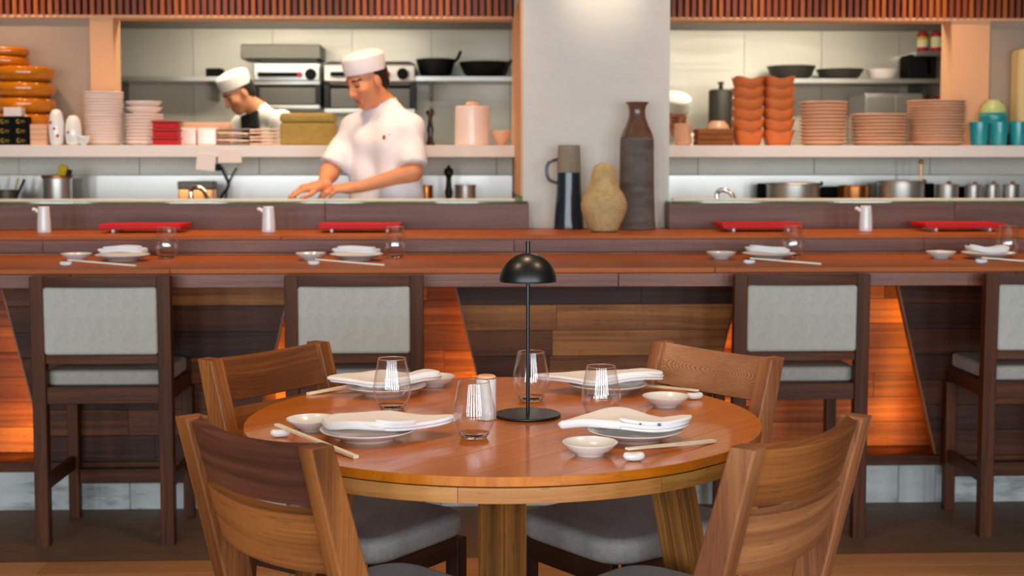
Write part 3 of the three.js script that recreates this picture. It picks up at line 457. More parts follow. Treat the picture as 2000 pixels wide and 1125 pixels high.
// bar: four settings
const g4 = (s) => `${s} set out on the bar`;
ZONES.forEach((zn, i) => {
  const x = [-1.317, -0.42, 1.185, 2.055][i], k = i > 1 ? 0.5 : 1;
  plate(x, -5.18, `white plate on the bar, ${zn}`, yC, g4('plates'), 1.0);
  dish(x - (i > 1 ? 0.185 : 0.178), -5.19, `small white sauce dish on the bar, ${zn}`, yC, g4('dishes'), 1.02);
  tumbler(x + (i > 1 ? 0.125 : 0.142), -5.3, `stemless glass tumbler on the bar, ${zn}`, yC, g4('glasses'), 1.0);
  rest(x - 0.135, -4.905, 0, `white chopstick rest on the bar, ${zn}`, yC, g4('chopstick rests')); chopsticks(x - 0.13, -4.915, x + 0.125, -4.875, `pale chopsticks on the bar, ${zn}`, yC, g4('chopsticks'));
  const s = i > 1 ? -1 : 1;
  napkin(x, -5.18, i > 1 ? 0.2 : -0.15, `rolled white napkin on the bar, ${zn}`, [[-0.085, -0.03], [-0.09, 0.02], [-0.02, 0.035], [0.07, 0.03], [0.085, 0.0], [0.08, -0.045], [0, -0.04]], [[-0.07, -0.02], [-0.07, 0.015], [0.0, 0.025], [0.065, 0.018], [0.065, -0.025], [0, -0.03]], 20 + i, yC, g4('napkins'));
});
{ // soy sauce bottles and red trays on the ledge
  const body = lathe([[0, 0.0005], [0.026, 0.0005], [0.0285, 0.004], [0.0275, 0.05], [0.0235, 0.105], [0.0225, 0.109], [0.0215, 0.112], [0, 0.113]], 32);
  const bottle = (x, label) => { const t = thing('soy_sauce_bottle', label, 'bottle', [x, yL, -5.69], 0, 'soy sauce bottles on the ledge'); part(t, 'body', body, M.porcelain); part(t, 'spout', (() => { const g = tube([[-0.012, 0.088, 0], [-0.026, 0.092, 0], [-0.036, 0.1, 0], [-0.046, 0.101, 0]], 0.007, 14, 10); return g; })(), M.porcelain); };
  bottle(-1.772, 'white spouted soy sauce bottle below the steel tub with the yellow sponge'); bottle(-0.832, 'white spouted soy sauce bottle below the copper box and steel tap'); bottle(1.72, 'white spouted soy sauce bottle below the cream plate stacks');
  const tray = (x, zn) => { const t = thing('serving_tray', `red lacquered tray on two white feet on the ledge, ${zn}`, 'tray', [x, yL, -5.78], 0, 'red trays on the ledge');
    part(t, 'board', ext([[-0.163, 0.0], [0.163, 0.0], [0.173, 0.008], [0.172, 0.021], [-0.172, 0.021], [-0.173, 0.008]], 0.2, 0.002).translate(0, 0.0155, -0.1), M.red);
    for (const s of [-1, 1]) part(t, 'foot', rbox(0.013, 0.015, 0.16, 0.003, 'z', s * 0.118, 0.0077, 0.0), M.porcelain); };
  [-1.37, -0.45, 1.27, 2.15].forEach((x, i) => tray(x, ZONES[i]));
}
{ // pottery in front of the column
  const j = thing('pottery_jug', 'tapered stoneware jug with tan neck, dark blue body and loop handle', 'jug', [0.462, yL, -5.96]);
  part(j, 'body', lathe([[0, 0.0005], [0.066, 0.0005], [0.068, 0.004], [0.066, 0.05], [0.056, 0.17], [0.0535, 0.252], [0.0525, 0.252], [0.0525, 0.2], [0, 0.2]].slice(0, 6).concat([[0.0528, 0.253], [0, 0.253]]), 40), M.jugBlue);
  part(j, 'neck', lathe([[0.0533, 0.2535], [0.0515, 0.32], [0.0485, 0.374], [0.0465, 0.374], [0.0485, 0.3], [0.049, 0.2535]], 40), M.jugTan);
  part(j, 'handle', tube([[-0.052, 0.205, 0], [-0.088, 0.222, 0.0], [-0.1, 0.26, 0.0], [-0.088, 0.298, 0.0], [-0.05, 0.312, 0.0]], 0.0075, 28, 10), M.jugBlue);
  single('gourd_vase', lathe([[0, 0.0005], [0.055, 0.0005], [0.062, 0.01], [0.088, 0.065], [0.0985, 0.1], [0.0985, 0.125], [0.088, 0.158], [0.066, 0.19], [0.056, 0.225], [0.05, 0.262], [0.04, 0.283], [0.022, 0.294], [0, 0.296]], 48), M.gourd, 'sand coloured gourd shaped vase between a jug and a tall vase', 'vase', [0.594, yL, -5.72]);
  const v = thing('tall_vase', 'tall ribbed grey stoneware vase with glossy bronze flared neck', 'vase', [0.762, yL, -5.93]);
  part(v, 'body', lathe([[0, 0.0005], [0.084, 0.0005], [0.086, 0.004], [0.081, 0.05], [0.0765, 0.2], [0.0745, 0.395], [0.072, 0.41], [0, 0.411]], 48), M.vaseGrey);
  part(v, 'neck', lathe([[0.072, 0.4112], [0.069, 0.425], [0.052, 0.46], [0.039, 0.495], [0.036, 0.525], [0.042, 0.55], [0.0525, 0.561], [0.053, 0.5635], [0.05, 0.5645], [0.04, 0.552], [0.033, 0.525], [0.034, 0.49], [0.045, 0.455], [0.06, 0.4112]], 48), M.vaseBronze);
}

// ================================================================== kitchen: things on the pass shelf
// a place from the picture: left, right, top and base rows on an upright plane at depth z
const spot = (l, r, t, b, z) => { const a = atz(l, b, z), c = atz(r, b, z), u = atz((l + r) / 2, t, z); return { x: (a.x + c.x) / 2, y: a.y, w: c.x - a.x, h: u.y - a.y, z }; };
const ZS = -7.0;
const ORD = (i, n) => i === 0 ? 'lowest one' : i === n - 1 ? 'topmost one' : ['', 'second', 'third', 'fourth', 'fifth', 'sixth', 'seventh', 'eighth', 'ninth', 'tenth', 'eleventh', 'twelfth', 'thirteenth', 'fourteenth', 'fifteenth', 'sixteenth', 'seventeenth'][i] + ' from the bottom';
const onShelf = (l, r, t, z = ZS) => { const s = spot(l, r, t, 283, z); s.h = s.h + (s.y - yShelf); s.y = yShelf + 0.0006; return s; };
// stacked plates: each plate is a thing
function plateRim(r, h) { return lathe([[0, 0.0005], [r * 0.6, 0.0005], [r * 0.64, 0], [r * 0.7, 0.0005], [r * 0.9, h * 0.55], [r * 0.985, h * 0.82], [r, h * 0.9], [r * 0.985, h], [r * 0.9, h * 0.8], [r * 0.62, 0.0035], [0, 0.0035]], 40); }
function stackPlates(l, r, top, n, mat, label, group, z = ZS, wob = 0.003, step) {
  const s = onShelf(l, r, top, z), st = step ?? s.h / (n + 0.6), g = plateRim(s.w / 2, Math.min(0.024, st * 1.9));
  for (let i = 0; i < n; i++) single('stacked_plate', g, mat, `${label}, ${ORD(i, n)}`, 'plate', [s.x + (R() - 0.5) * wob, s.y + i * st, s.z + (R() - 0.5) * wob], null, group);
}
function bowlGeo(r, h, foot = 0.5) { return lathe([[0, 0.002], [r * foot * 0.85, 0.002], [r * foot * 0.9, 0], [r * foot, 0], [r * foot * 1.04, h * 0.12], [r * 0.86, h * 0.42], [r * 0.99, h * 0.8], [r, h * 0.96], [r * 0.98, h], [r * 0.95, h * 0.96], [r * 0.9, h * 0.75], [r * 0.75, h * 0.42], [r * foot, h * 0.2], [0, h * 0.18]], 40); }
{ // amber bowls: five wide ones, two small ones on top
  const s = onShelf(-6, 110, 128, -7.03), st = s.h / 5.15;
  for (let i = 0; i < 5; i++) single('amber_bowl', lathe([[0, 0.001], [s.w * 0.3, 0], [s.w * 0.42, st * 0.08], [s.w * 0.485, st * 0.35], [s.w * 0.5, st * 0.62], [s.w * 0.485, st * 0.9], [s.w * 0.455, st * 0.985], [s.w * 0.44, st * 0.9], [s.w * 0.4, st * 0.5], [0, st * 0.4]], 48), M.amber, `wide glossy amber bowl in the tall stack behind the black boxes, ${ORD(i, 5)}`, 'bowl', [s.x, s.y + i * (st + 0.0006), s.z], null, 'wide amber bowls on the shelf');
  const y = s.y + 5 * (st + 0.0006), w = 84 / FPX * 7;
  for (let i = 0; i < 2; i++) single('amber_bowl', lathe([[0, 0.001], [w * 0.36, 0], [w * 0.48, 0.012], [w * 0.5, 0.026], [w * 0.49, 0.042], [w * 0.46, 0.049], [w * 0.44, 0.044], [w * 0.4, 0.02], [0, 0.015]], 40), M.amber, `small glossy amber bowl on top of the wide amber bowls, ${i ? 'upper one' : 'lower one'}`, 'bowl', [s.x - 0.09, y + i * 0.0495, s.z], null, 'small amber bowls on the shelf');
}
{ // black boxes with gold marks, three high and two wide
  const cv = document.createElement('canvas'); cv.width = 256; cv.height = 128; const c = cv.getContext('2d');
  c.fillStyle = '#060606'; c.fillRect(0, 0, 256, 128); c.strokeStyle = '#b89a3c'; c.lineWidth = 12; c.beginPath(); c.arc(92, 66, 26, 0.4, 5.2); c.stroke(); c.lineWidth = 7; c.beginPath(); c.moveTo(124, 60); c.bezierCurveTo(140, 40, 150, 86, 166, 58); c.bezierCurveTo(176, 44, 190, 80, 208, 58); c.stroke(); c.lineWidth = 4; c.beginPath(); c.moveTo(126, 88); c.lineTo(204, 86); c.stroke();
  const tx = new THREE.CanvasTexture(cv); tx.colorSpace = THREE.SRGBColorSpace; const mark = phy({ map: tx, roughness: 0.7, specularIntensity: 0.3 });
  for (let i = 0; i < 2; i++) for (let k = 0; k < 3; k++) { const s = onShelf(-2 + i * 31, 28.5 + i * 31, 228, -6.846), h = s.h / 3;
    const t = thing('black_box', `black gold-marked box in the column ${i ? 'beside' : 'away from'} the packets, ${ORD(k, 3)}`, 'box', [s.x, s.y + k * h, s.z], 0, 'black boxes with gold marks'); part(t, 'carton', box(s.w - 0.002, h - 0.001, 0.06, 'x', 0, h / 2, 0), M.blackMatte); part(t, 'printed_front', new THREE.PlaneGeometry(s.w - 0.004, h - 0.004).translate(0, h / 2, 0.0304), mark); }
  const q = onShelf(12, 47, 210, -6.846); single('pink_carton', rbox(q.w, 0.045, 0.06, 0.003, 'x', 0, 0.0225, 0), M.paper, 'small pale pink carton on top of the black boxes', 'box', [q.x, onShelf(0, 10, 228, -6.846).h + q.y + 0.001, -6.846]);
}
for (let i = 0; i < 4; i++) { const s = onShelf(63, 94, 243, -6.846), h = s.h / 4; single('paper_packet', rbox(s.w, h - 0.001, 0.06, 0.002, 'x', 0, h / 2, 0), M.card, `flat peach packet in the pile beside the spotted bottles, ${ORD(i, 4)}`, 'packet', [s.x, s.y + i * h, s.z], null, 'peach packets on the shelf'); }
{ // white bottles with red spots
  const mk = (l, r, top, tilt, lab, dots) => { const s = onShelf(l, r, top, -6.86), w = s.w / 2, t = thing('spotted_bottle', lab, 'bottle', [s.x, s.y, s.z]); t.rotation.z = 0;
    part(t, 'body', lathe([[0, 0.0005], [w * 0.7, 0.0005], [w * 0.86, 0.01], [w, s.h * 0.35], [w * 0.97, s.h * 0.6], [w * 0.8, s.h * 0.85], [w * 0.5, s.h * 0.97], [0, s.h]], 28), M.porcelain);
    for (const [a, b] of dots) part(t, 'red_dot', new THREE.SphereGeometry(0.009, 12, 8).scale(1, 1, 0.35), M.redDull, [a * w, b * s.h, w * 0.93 * Math.sqrt(Math.max(0.05, 1 - a * a))]); };
  mk(96, 126, 213, 0, 'tall white bottle with three red spots on the shelf', [[-0.45, 0.62], [0.0, 0.45], [0.35, 0.26]]); mk(128, 160, 225, 0, 'white bottle with a single red spot on the shelf', [[-0.35, 0.42]]);
  const s = onShelf(150, 176, 266, -6.845); single('small_bowl', bowlGeo(s.w / 2, s.h, 0.45), M.porcelain, 'small white bowl before the spotted bottles', 'bowl', [s.x, s.y, s.z]);
}
stackPlates(165, 243, 180, 18, M.whitePlate, 'round white plate in the tall stack between bottles and bowls', 'tall white plate stack', ZS);
stackPlates(245, 320, 222, 9, M.whitePlate, 'round white plate in the low stack carrying a white bowl', 'low white plate stack', ZS);
{ const s = onShelf(248, 317, 198, ZS), y0 = onShelf(0, 10, 222, ZS).h; for (let i = 0; i < 2; i++) single('white_bowl', bowlGeo(s.w / 2, 0.032, 0.6), M.whitePlate, `white bowl on top of the low white plate stack, ${i ? 'upper one' : 'lower one'}`, 'bowl', [s.x, s.y + y0 + i * 0.03 + 0.001, ZS], null, 'bowls on the low plate stack'); }
for (let i = 0; i < 3; i++) { const s = onShelf(300, 353, 236, -6.86), h = s.h / 3, t = thing('lacquer_box', `red lacquered box in the pile beside the white plates, ${ORD(i, 3)}`, 'box', [s.x, s.y + i * h, s.z], 0, 'red lacquered boxes'); part(t, 'body', rbox(s.w - 0.012, h * 0.72, 0.09, 0.004, 'x', 0, h * 0.36, 0), M.red); part(t, 'rim', rbox(s.w, h * 0.24, 0.1, 0.004, 'x', 0, h * 0.85, 0), M.redDull); }
[[350, 386], [389, 426]].forEach(([l, r], i) => { const s = onShelf(l, r, 250, -6.99); const t = thing('white_tub', `small white tub with rounded edges ${i ? 'beside the pale stacked trays' : 'beside the red lacquered boxes'}`, 'tub', [s.x, s.y, s.z]); part(t, 'body', rbox(s.w, s.h, 0.09, 0.01, 'x', 0, s.h / 2, 0, 3), M.whitePlate); });
{ const s = onShelf(362, 452, 240, -7.11); single('wooden_tray', rbox(s.w, s.h, 0.08, 0.006, 'x', 0, s.h / 2, 0), M.card, 'pale wooden tray box behind the white tubs', 'tray', [s.x, s.y, s.z]); }
[[428, 489, 'grey'], [491, 552, 'pale']].forEach(([l, r, k], q) => { for (let i = 0; i < 5; i++) { const s = onShelf(l, r, 250, -7.0), h = s.h / 5, m = single('oblong_plate', rbox(s.w, h * 0.5, 0.12, 0.003, 'x', 0, h * 0.25, 0), q ? M.creamPlate : (i % 2 ? M.creamPlate : M.jugTan), `${q ? 'thin cream oblong plate stacked beside the olive basket' : 'thin oblong plate stacked beside the white tubs'}, ${ORD(i, 5)}`, 'plate', [s.x, s.y + i * h + h * 0.2, s.z], null, q ? 'cream oblong plates' : 'oblong plates beside the tubs'); m.rotation.z = (i % 2 ? -1 : 1) * 0.03 * (i > 0); } });
{ const s = onShelf(552, 655, 222, -7.02); const t = thing('olive_basket', 'olive woven box with rounded top behind the standing chef', 'basket', [s.x, s.y, s.z]); part(t, 'body', rbox(s.w, s.h * 0.7, 0.2, 0.012, 'x', 0, s.h * 0.35, 0, 3), M.basket); part(t, 'lid', rbox(s.w + 0.004, s.h * 0.3, 0.205, 0.02, 'x', 0, s.h * 0.85, 0, 4), M.basket); }
function millGeo(w, h) { return lathe([[0, 0], [w, 0], [w, h * 0.04], [w * 0.7, h * 0.16], [w * 0.62, h * 0.3], [w * 0.85, h * 0.42], [w * 0.6, h * 0.52], [w * 0.5, h * 0.68], [w * 0.55, h * 0.74], [w * 0.95, h * 0.8], [w, h * 0.86], [w * 0.8, h * 0.92], [w * 0.3, h * 0.94], [w * 0.34, h * 0.98], [0, h]], 24); }
{ const s = onShelf(832, 849, 208, -7.0); single('pepper_mill', millGeo(s.w / 2, s.h), M.mill, 'turned dark wooden pepper mill on the shelf behind the chef', 'pepper mill', [s.x, s.y, s.z]);
  const c = onShelf(888, 957, 208, -7.0), t = thing('lidded_canister', 'cream ceramic canister with knobbed lid on the shelf beside the column', 'canister', [c.x, c.y, c.z]); part(t, 'body', lathe([[0, 0], [c.w * 0.48, 0], [c.w * 0.5, 0.006], [c.w * 0.48, c.h * 0.97], [c.w * 0.46, c.h], [0, c.h]], 36), M.whitePlate); part(t, 'lid_knob', lathe([[0, 0], [c.w * 0.2, 0], [c.w * 0.2, 0.012], [c.w * 0.12, 0.024], [0, 0.026]], 20), M.creamPlate, [0, c.h + 0.0005, 0]);
  const b = onShelf(962, 1000, 256, -7.0); single('small_bowl', bowlGeo(b.w / 2, b.h, 0.5), M.creamPlate, 'small cream bowl on the shelf beside the canister', 'bowl', [b.x - 0.005, b.y, b.z]); }
// right half of the shelf
stackPlates(1316, 1352, 242, 7, M.creamPlate, 'small cream plate in the stack beside the column', 'small cream plates', ZS);
for (let i = 0; i < 3; i++) { const s = onShelf(1358, 1428, 252, -7.02), h = s.h / 3; single('wicker_tray', rbox(s.w, h - 0.001, 0.14, 0.005, 'x', 0, h / 2, 0), M.wicker, `brown wicker tray in the pile beside the orange bowls, ${ORD(i, 3)}`, 'tray', [s.x, s.y + i * h, s.z], null, 'wicker trays'); }
{ const s = onShelf(1379, 1424, 237, -7.02), y0 = onShelf(0, 1, 252, -7.02).h; single('small_bowl', bowlGeo(s.w / 2, s.h - y0, 0.6).rotateX(Math.PI).translate(0, s.h - y0, 0), M.creamPlate, 'upturned pinkish bowl on the wicker trays', 'bowl', [s.x, s.y + y0 + 0.001, s.z]); }
{ // square flared bowls, two piles
  const sq = (w, h) => { const N = 28, pos = [], idx = [], prof = [[0.0, 0.12], [0.60, 0.02], [0.66, 0.0], [0.72, 0.06], [0.86, 0.5], [1.0, 1.0], [0.95, 1.02], [0.8, 0.55], [0.62, 0.16], [0, 0.14]];
    for (const [k, y] of prof) for (let i = 0; i < N; i++) { const a = i / N * Math.PI * 2, c = Math.cos(a), s = Math.sin(a), q = 1 / Math.pow(Math.pow(Math.abs(c), 6) + Math.pow(Math.abs(s), 6), 1 / 6), cor = Math.pow(Math.abs(Math.sin(2 * a)), 2); pos.push(c * q * k * w / 2, y * h * (1 + (y > 0.4 ? 0.22 * cor - 0.08 : 0)), s * q * k * w / 2); }
    for (let r = 0; r + 1 < prof.length; r++) for (let i = 0; i < N; i++) { const a = r * N + i, b = r * N + (i + 1) % N; idx.push(a, a + N, b, b, a + N, b + N); }
    const g = new THREE.BufferGeometry(); g.setAttribute('position', new THREE.Float32BufferAttribute(pos, 3)); g.setIndex(idx); g.computeVertexNormals(); return grain(g, 'x', 0.2, 0.2); };
  [[1430, 1489], [1489, 1548]].forEach(([l, r], q) => { const s = onShelf(l, r, 155, -7.04), n = 6, st = s.h / (n + 0.25), g = sq(s.w, st * 1.3); for (let i = 0; i < n; i++) single('square_bowl', g, M.orangeBowl, `${q ? 'orange square bowl in the pile next to the cream plates' : 'orange square bowl in the pile next to the wicker trays'}, ${ORD(i, n)}`, 'bowl', [s.x, s.y + i * st, s.z], null, q ? 'orange bowls beside the plates' : 'orange bowls beside the trays'); });
}
stackPlates(1560, 1654, 197, 12, M.creamPlate, 'cream plate in the stack right beside the orange bowls', 'cream plates beside orange bowls', ZS);
stackPlates(1660, 1768, 222, 9, M.creamPlate, 'cream plate in the lowest of the three cream stacks', 'low cream plate stack', ZS);
stackPlates(1772, 1884, 197, 15, M.creamPlate, 'cream plate in the stack beside the turquoise cups', 'cream plates beside the cups', ZS);
{ const cup = (l, r, t, b, z, lab) => { const s = b === 283 ? onShelf(l, r, t, z) : spot(l, r, t, b, z), w = s.w / 2; const m = single('turquoise_cup', lathe([[0, 0.001], [w * 0.78, 0.001], [w * 0.82, 0.004], [w, s.h * 0.97], [w * 0.98, s.h], [w * 0.92, s.h * 0.96], [w * 0.75, 0.008], [0, 0.008]], 28), M.turquoise, lab, 'cup', [s.x, s.y, s.z], null, 'turquoise cups on the shelf'); return { ...s, m }; };
  const a = cup(1893, 1930, 238, 283, -7.0, 'small turquoise cup next to the cream plates'); cup(1932, 1968, 238, 283, -6.99, 'small turquoise cup between two other turquoise cups'); cup(1971, 2004, 238, 283, -7.0, 'small turquoise cup next to the straw coloured tub');
  const s = onShelf(1912, 1966, 222, -7.12); single('turquoise_cup', lathe([[0, 0], [s.w * 0.42, 0], [s.w * 0.5, s.h * 0.9], [s.w * 0.5, s.h], [0, s.h * 0.98]], 28), M.turquoise, 'tall wide turquoise pot behind the small turquoise cups', 'pot', [s.x, s.y, s.z]);
  const g = onShelf(1926, 1974, 196, -7.11); single('small_bowl', bowlGeo(g.w / 2, g.h - s.h, 0.5).rotateX(Math.PI).translate(0, g.h - s.h, 0), M.paleGreen, 'upturned pale green bowl on the tall turquoise pot', 'bowl', [s.x, s.y + s.h + 0.001, s.z]);
  const w = onShelf(1978, 2060, 96, -7.12); single('wooden_tub', rbox(w.w, w.h, 0.14, 0.03, 'y', 0, w.h / 2, 0, 4), M.straw, 'large pale straw coloured tub standing beside the turquoise cups', 'tub', [w.x, w.y, w.z]);
}
// ------------------------------------------------------------------ steel bench
const onBench = (l, r, t, z = -6.95) => { const a = atz(l, 386, z), c = atz(r, 386, z), u = atz((l + r) / 2, t, z); return { x: (a.x + c.x) / 2, w: c.x - a.x, y: 1.1006, h: u.y - 1.1006, z }; };
const potGeo = (w, h) => lathe([[0, 0], [w * 0.46, 0], [w * 0.485, 0.004], [w * 0.485, h * 0.93], [w * 0.515, h * 0.95], [w * 0.515, h], [w * 0.475, h], [w * 0.465, h * 0.9], [w * 0.46, 0.008], [0, 0.008]], 32);
function pot(l, r, t, mat, label, handle) { const s = onBench(l, r, t), g = thing('steel_pot', label, 'pot', [s.x, s.y, s.z]); part(g, 'body', potGeo(s.w * 0.97, s.h), mat); if (handle) part(g, 'handle', tube([[s.w * 0.4, s.h * 0.85, 0], [s.w * 0.55, s.h * 0.95, -0.03], [s.w * 0.6, s.h * 1.0, -0.09]], 0.007, 10, 8), M.blackMatte); return { g, s }; }
{ const { s, g } = pot(84, 142, 345, M.steel, 'steel tub with a yellow and black sponge standing in it'); part(g, 'rim', new THREE.TorusGeometry(s.w * 0.5, 0.006, 8, 32).rotateX(Math.PI / 2), M.copper, [0, s.h, 0]);
  const q = onBench(94, 126, 318, -6.95), t = thing('scrub_sponge', 'yellow and black scrubbing sponge standing in the steel tub', 'sponge', [q.x, q.y + 0.012, q.z]); t.rotation.z = -0.25; part(t, 'foam', rbox(0.045, q.h - 0.02, 0.03, 0.008, 'y', -0.015, (q.h - 0.02) / 2, 0, 3), M.yellow); part(t, 'scourer', rbox(0.022, q.h - 0.035, 0.03, 0.006, 'y', 0.0195, (q.h - 0.035) / 2, 0, 3), M.rubber);
  const u = onBench(-8, 34, 352, -6.95); const k = thing('utensil_tub', 'dark tub of kitchen utensils on the steel bench', 'tub', [u.x, u.y, u.z]); part(k, 'body', potGeo(u.w, u.h * 0.7), M.steelDark); for (const [dx, lean, m] of [[-0.02, 0.25, M.steel], [0.01, 0.4, M.straw], [0.02, 0.55, M.iron], [-0.03, -0.1, M.steel]]) part(k, 'handle', cyl(0.006, 0.007, u.h * 1.05, 8), m, [dx, 0.012, 0], [0, 0, -lean * 0.8]); }
{ const s = onBench(352, 420, 354, -6.95), t = thing('copper_box', 'copper coloured metal box on the bench behind the tap', 'box', [s.x, s.y, s.z]); part(t, 'body', rbox(s.w, s.h * 0.75, 0.1, 0.006, 'x', 0, s.h * 0.375, 0), M.copper); part(t, 'lid', rbox(s.w + 0.006, s.h * 0.25, 0.106, 0.006, 'x', 0, s.h * 0.875, 0), M.steelDark);
  const tap = (px, top, lab) => { const p = atz(px, top, -6.6), f = thing('steel_tap', lab, 'tap', [p.x, KF, -6.6]); const Y = p.y - KF; part(f, 'standpipe', cyl(0.012, 0.012, Y - 0.04, 14), M.chrome, [-0.03, 0, 0]); part(f, 'spout', tube([[-0.03, Y - 0.045, 0], [-0.028, Y - 0.012, 0], [0, Y, 0.01], [0.035, Y - 0.015, 0.02], [0.055, Y - 0.055, 0.03]], 0.011, 24, 10), M.chrome); };
  tap(385, 366, 'curved chrome tap before the copper box'); tap(1412, 371, 'curved chrome tap beside the column'); }
{ const s = onBench(867, 886, 322, -6.9); single('pepper_mill', millGeo(s.w / 2, s.h), M.iron, 'turned black pepper mill on the steel bench below the canister', 'pepper mill', [s.x, s.y, s.z]); pot(888, 930, 361, M.steel, 'small steel pot beside the black pepper mill'); pot(818, 846, 362, M.copper, 'small copper pot beside the chef'); }
pot(1496, 1602, 357, M.steel, 'wide steel pot below the cream plates nearest the tap', true); pot(1636, 1700, 362, M.copper, 'copper pot between two steel pots', true);
{ const { s } = pot(1712, 1806, 353, M.steel, 'large steel pot with a ladle standing in it', true); const p = atz(1799, 316, -6.95), t = thing('ladle', 'steel ladle standing in the large pot', 'ladle', [p.x, 1.112, -6.95]); part(t, 'handle', cyl(0.006, 0.006, p.y - 1.112, 10), M.copper); part(t, 'knob', new THREE.SphereGeometry(0.013, 12, 8), M.copper, [0, p.y - 1.112, 0]); part(t, 'bowl', new THREE.SphereGeometry(0.02, 12, 8).scale(1, 0.5, 1).translate(0, 0.012, 0), M.steel); }
[[1826, 1872, 360, 'steel caddy pot beside the ladle pot'], [1884, 1916, 361, 'narrow steel pot with copper rim on the bench'], [1924, 1950, 360, 'narrow steel beaker between two narrow pots'], [1958, 1990, 360, 'narrow steel pot below the turquoise cups']].forEach(([l, r, t, lab]) => { const { g, s } = pot(l, r, t, M.steel, lab); part(g, 'lid_knob', new THREE.SphereGeometry(0.012, 10, 8), M.copper, [0.01, s.h + 0.006, 0]); part(g, 'lid', cyl(s.w * 0.47, s.w * 0.47, 0.006, 24), M.copper, [0, s.h - 0.008, 0]); });
[[1480, 1494], [1604, 1634], [1808, 1822], [1873, 1883]].forEach(([l, r], i) => { const s = onBench(l, r, 358 + (i % 2) * 6, -7.08); single('dark_canister', rbox(s.w, s.h, 0.05, 0.005, 'y', 0, s.h / 2, 0), M.blackMatte, `black container ${['beside the wide steel pot nearest the tap', 'between the wide steel pot and the copper pot', 'between the ladle pot and the steel caddy', 'between the steel caddy and a narrow pot'][i]}`, 'container', [s.x, s.y, s.z], null, 'black containers behind the pots'); });
{ // order slips hanging from the shelf edge, and a plugged cord
  [[384, 421, 300, 333, 0.12, 'pale order slip hanging askew from the shelf edge'], [426, 472, 292, 318, 0, 'pale order slip hanging straight from the shelf edge']].forEach(([l, r, t, b, tilt, lab]) => { const s = spot(l, r, t, b, -6.797); const m = single('order_slip', rbox(s.w, s.h, 0.002, 0.0008), M.paper, lab, 'paper slip', [s.x, s.y + s.h / 2, s.z]); m.rotation.z = -tilt; });
  const p = (x, y) => { const q = atz(x, y, -7.17); return [q.x, q.y, q.z]; }; const t = thing('power_cord', 'black plug and cord hanging on the tiles below the order slips', 'cord'); part(t, 'cable', tube([p(432, 326), p(440, 345), p(446, 362), p(436, 378), p(428, 392)], 0.006, 24, 8), M.rubber); part(t, 'cable', tube([p(462, 328), p(452, 345), p(444, 365), p(440, 392)], 0.004, 24, 8), M.rubber); part(t, 'plug', rbox(0.028, 0.036, 0.03, 0.006), M.rubber, p(426, 327)); }

// ================================================================== kitchen behind the pass
const yHood = atz(600, 56, -8.45).y;
{ const t = thing('extractor_hood', 'long stainless extractor hood above the cooking line', 'hood'); part(t, 'front_lip', bx(-3.4, 4.2, yHood, CEIL - 0.01, -8.45, -8.48), M.steelDark); part(t, 'underside', bx(-3.4, 4.2, yHood + 0.1, yHood + 0.13, -8.481, -9.1), M.steelDark); part(t, 'rear_lip', bx(-3.4, 4.2, yHood + 0.1, CEIL - 0.01, -9.101, -9.12), M.steelDark);
  for (const x of [-1.2, 2.2]) part(t, 'light_fitting', bx(x - 0.75, x + 0.75, yHood + 0.07, yHood + 0.099, -8.55, -8.65), M.tubeGlow); }
for (const x of [-1.2, 2.2]) areaLight(x, yHood + 0.066, -8.6, x, yHood - 0.6, -9.2, 1.5, 0.1, new THREE.Color(1.0, 0.89, 0.7), 38);
{ // fluorescent panels on the kitchen ceiling, hidden from the dining room by the slatted band
  for (const x of [-1.1, 2.0]) { const t = thing('ceiling_panel_light', `square white light panel on the kitchen ceiling above the ${x < 0 ? 'bending cook' : 'black crate'}`, 'light', [x, CEIL, -7.9]); part(t, 'frame', box(1.24, 0.03, 0.64, 'x', 0, -0.015, 0), M.steel); part(t, 'diffuser', box(1.2, 0.006, 0.6, 'x', 0, -0.033, 0), M.tubeGlow); areaLight(x, CEIL - 0.045, -7.9, x, 0, -7.9, 1.2, 0.6, new THREE.Color(1.0, 0.88, 0.66), 14); }
}
const ZK = -9.35;
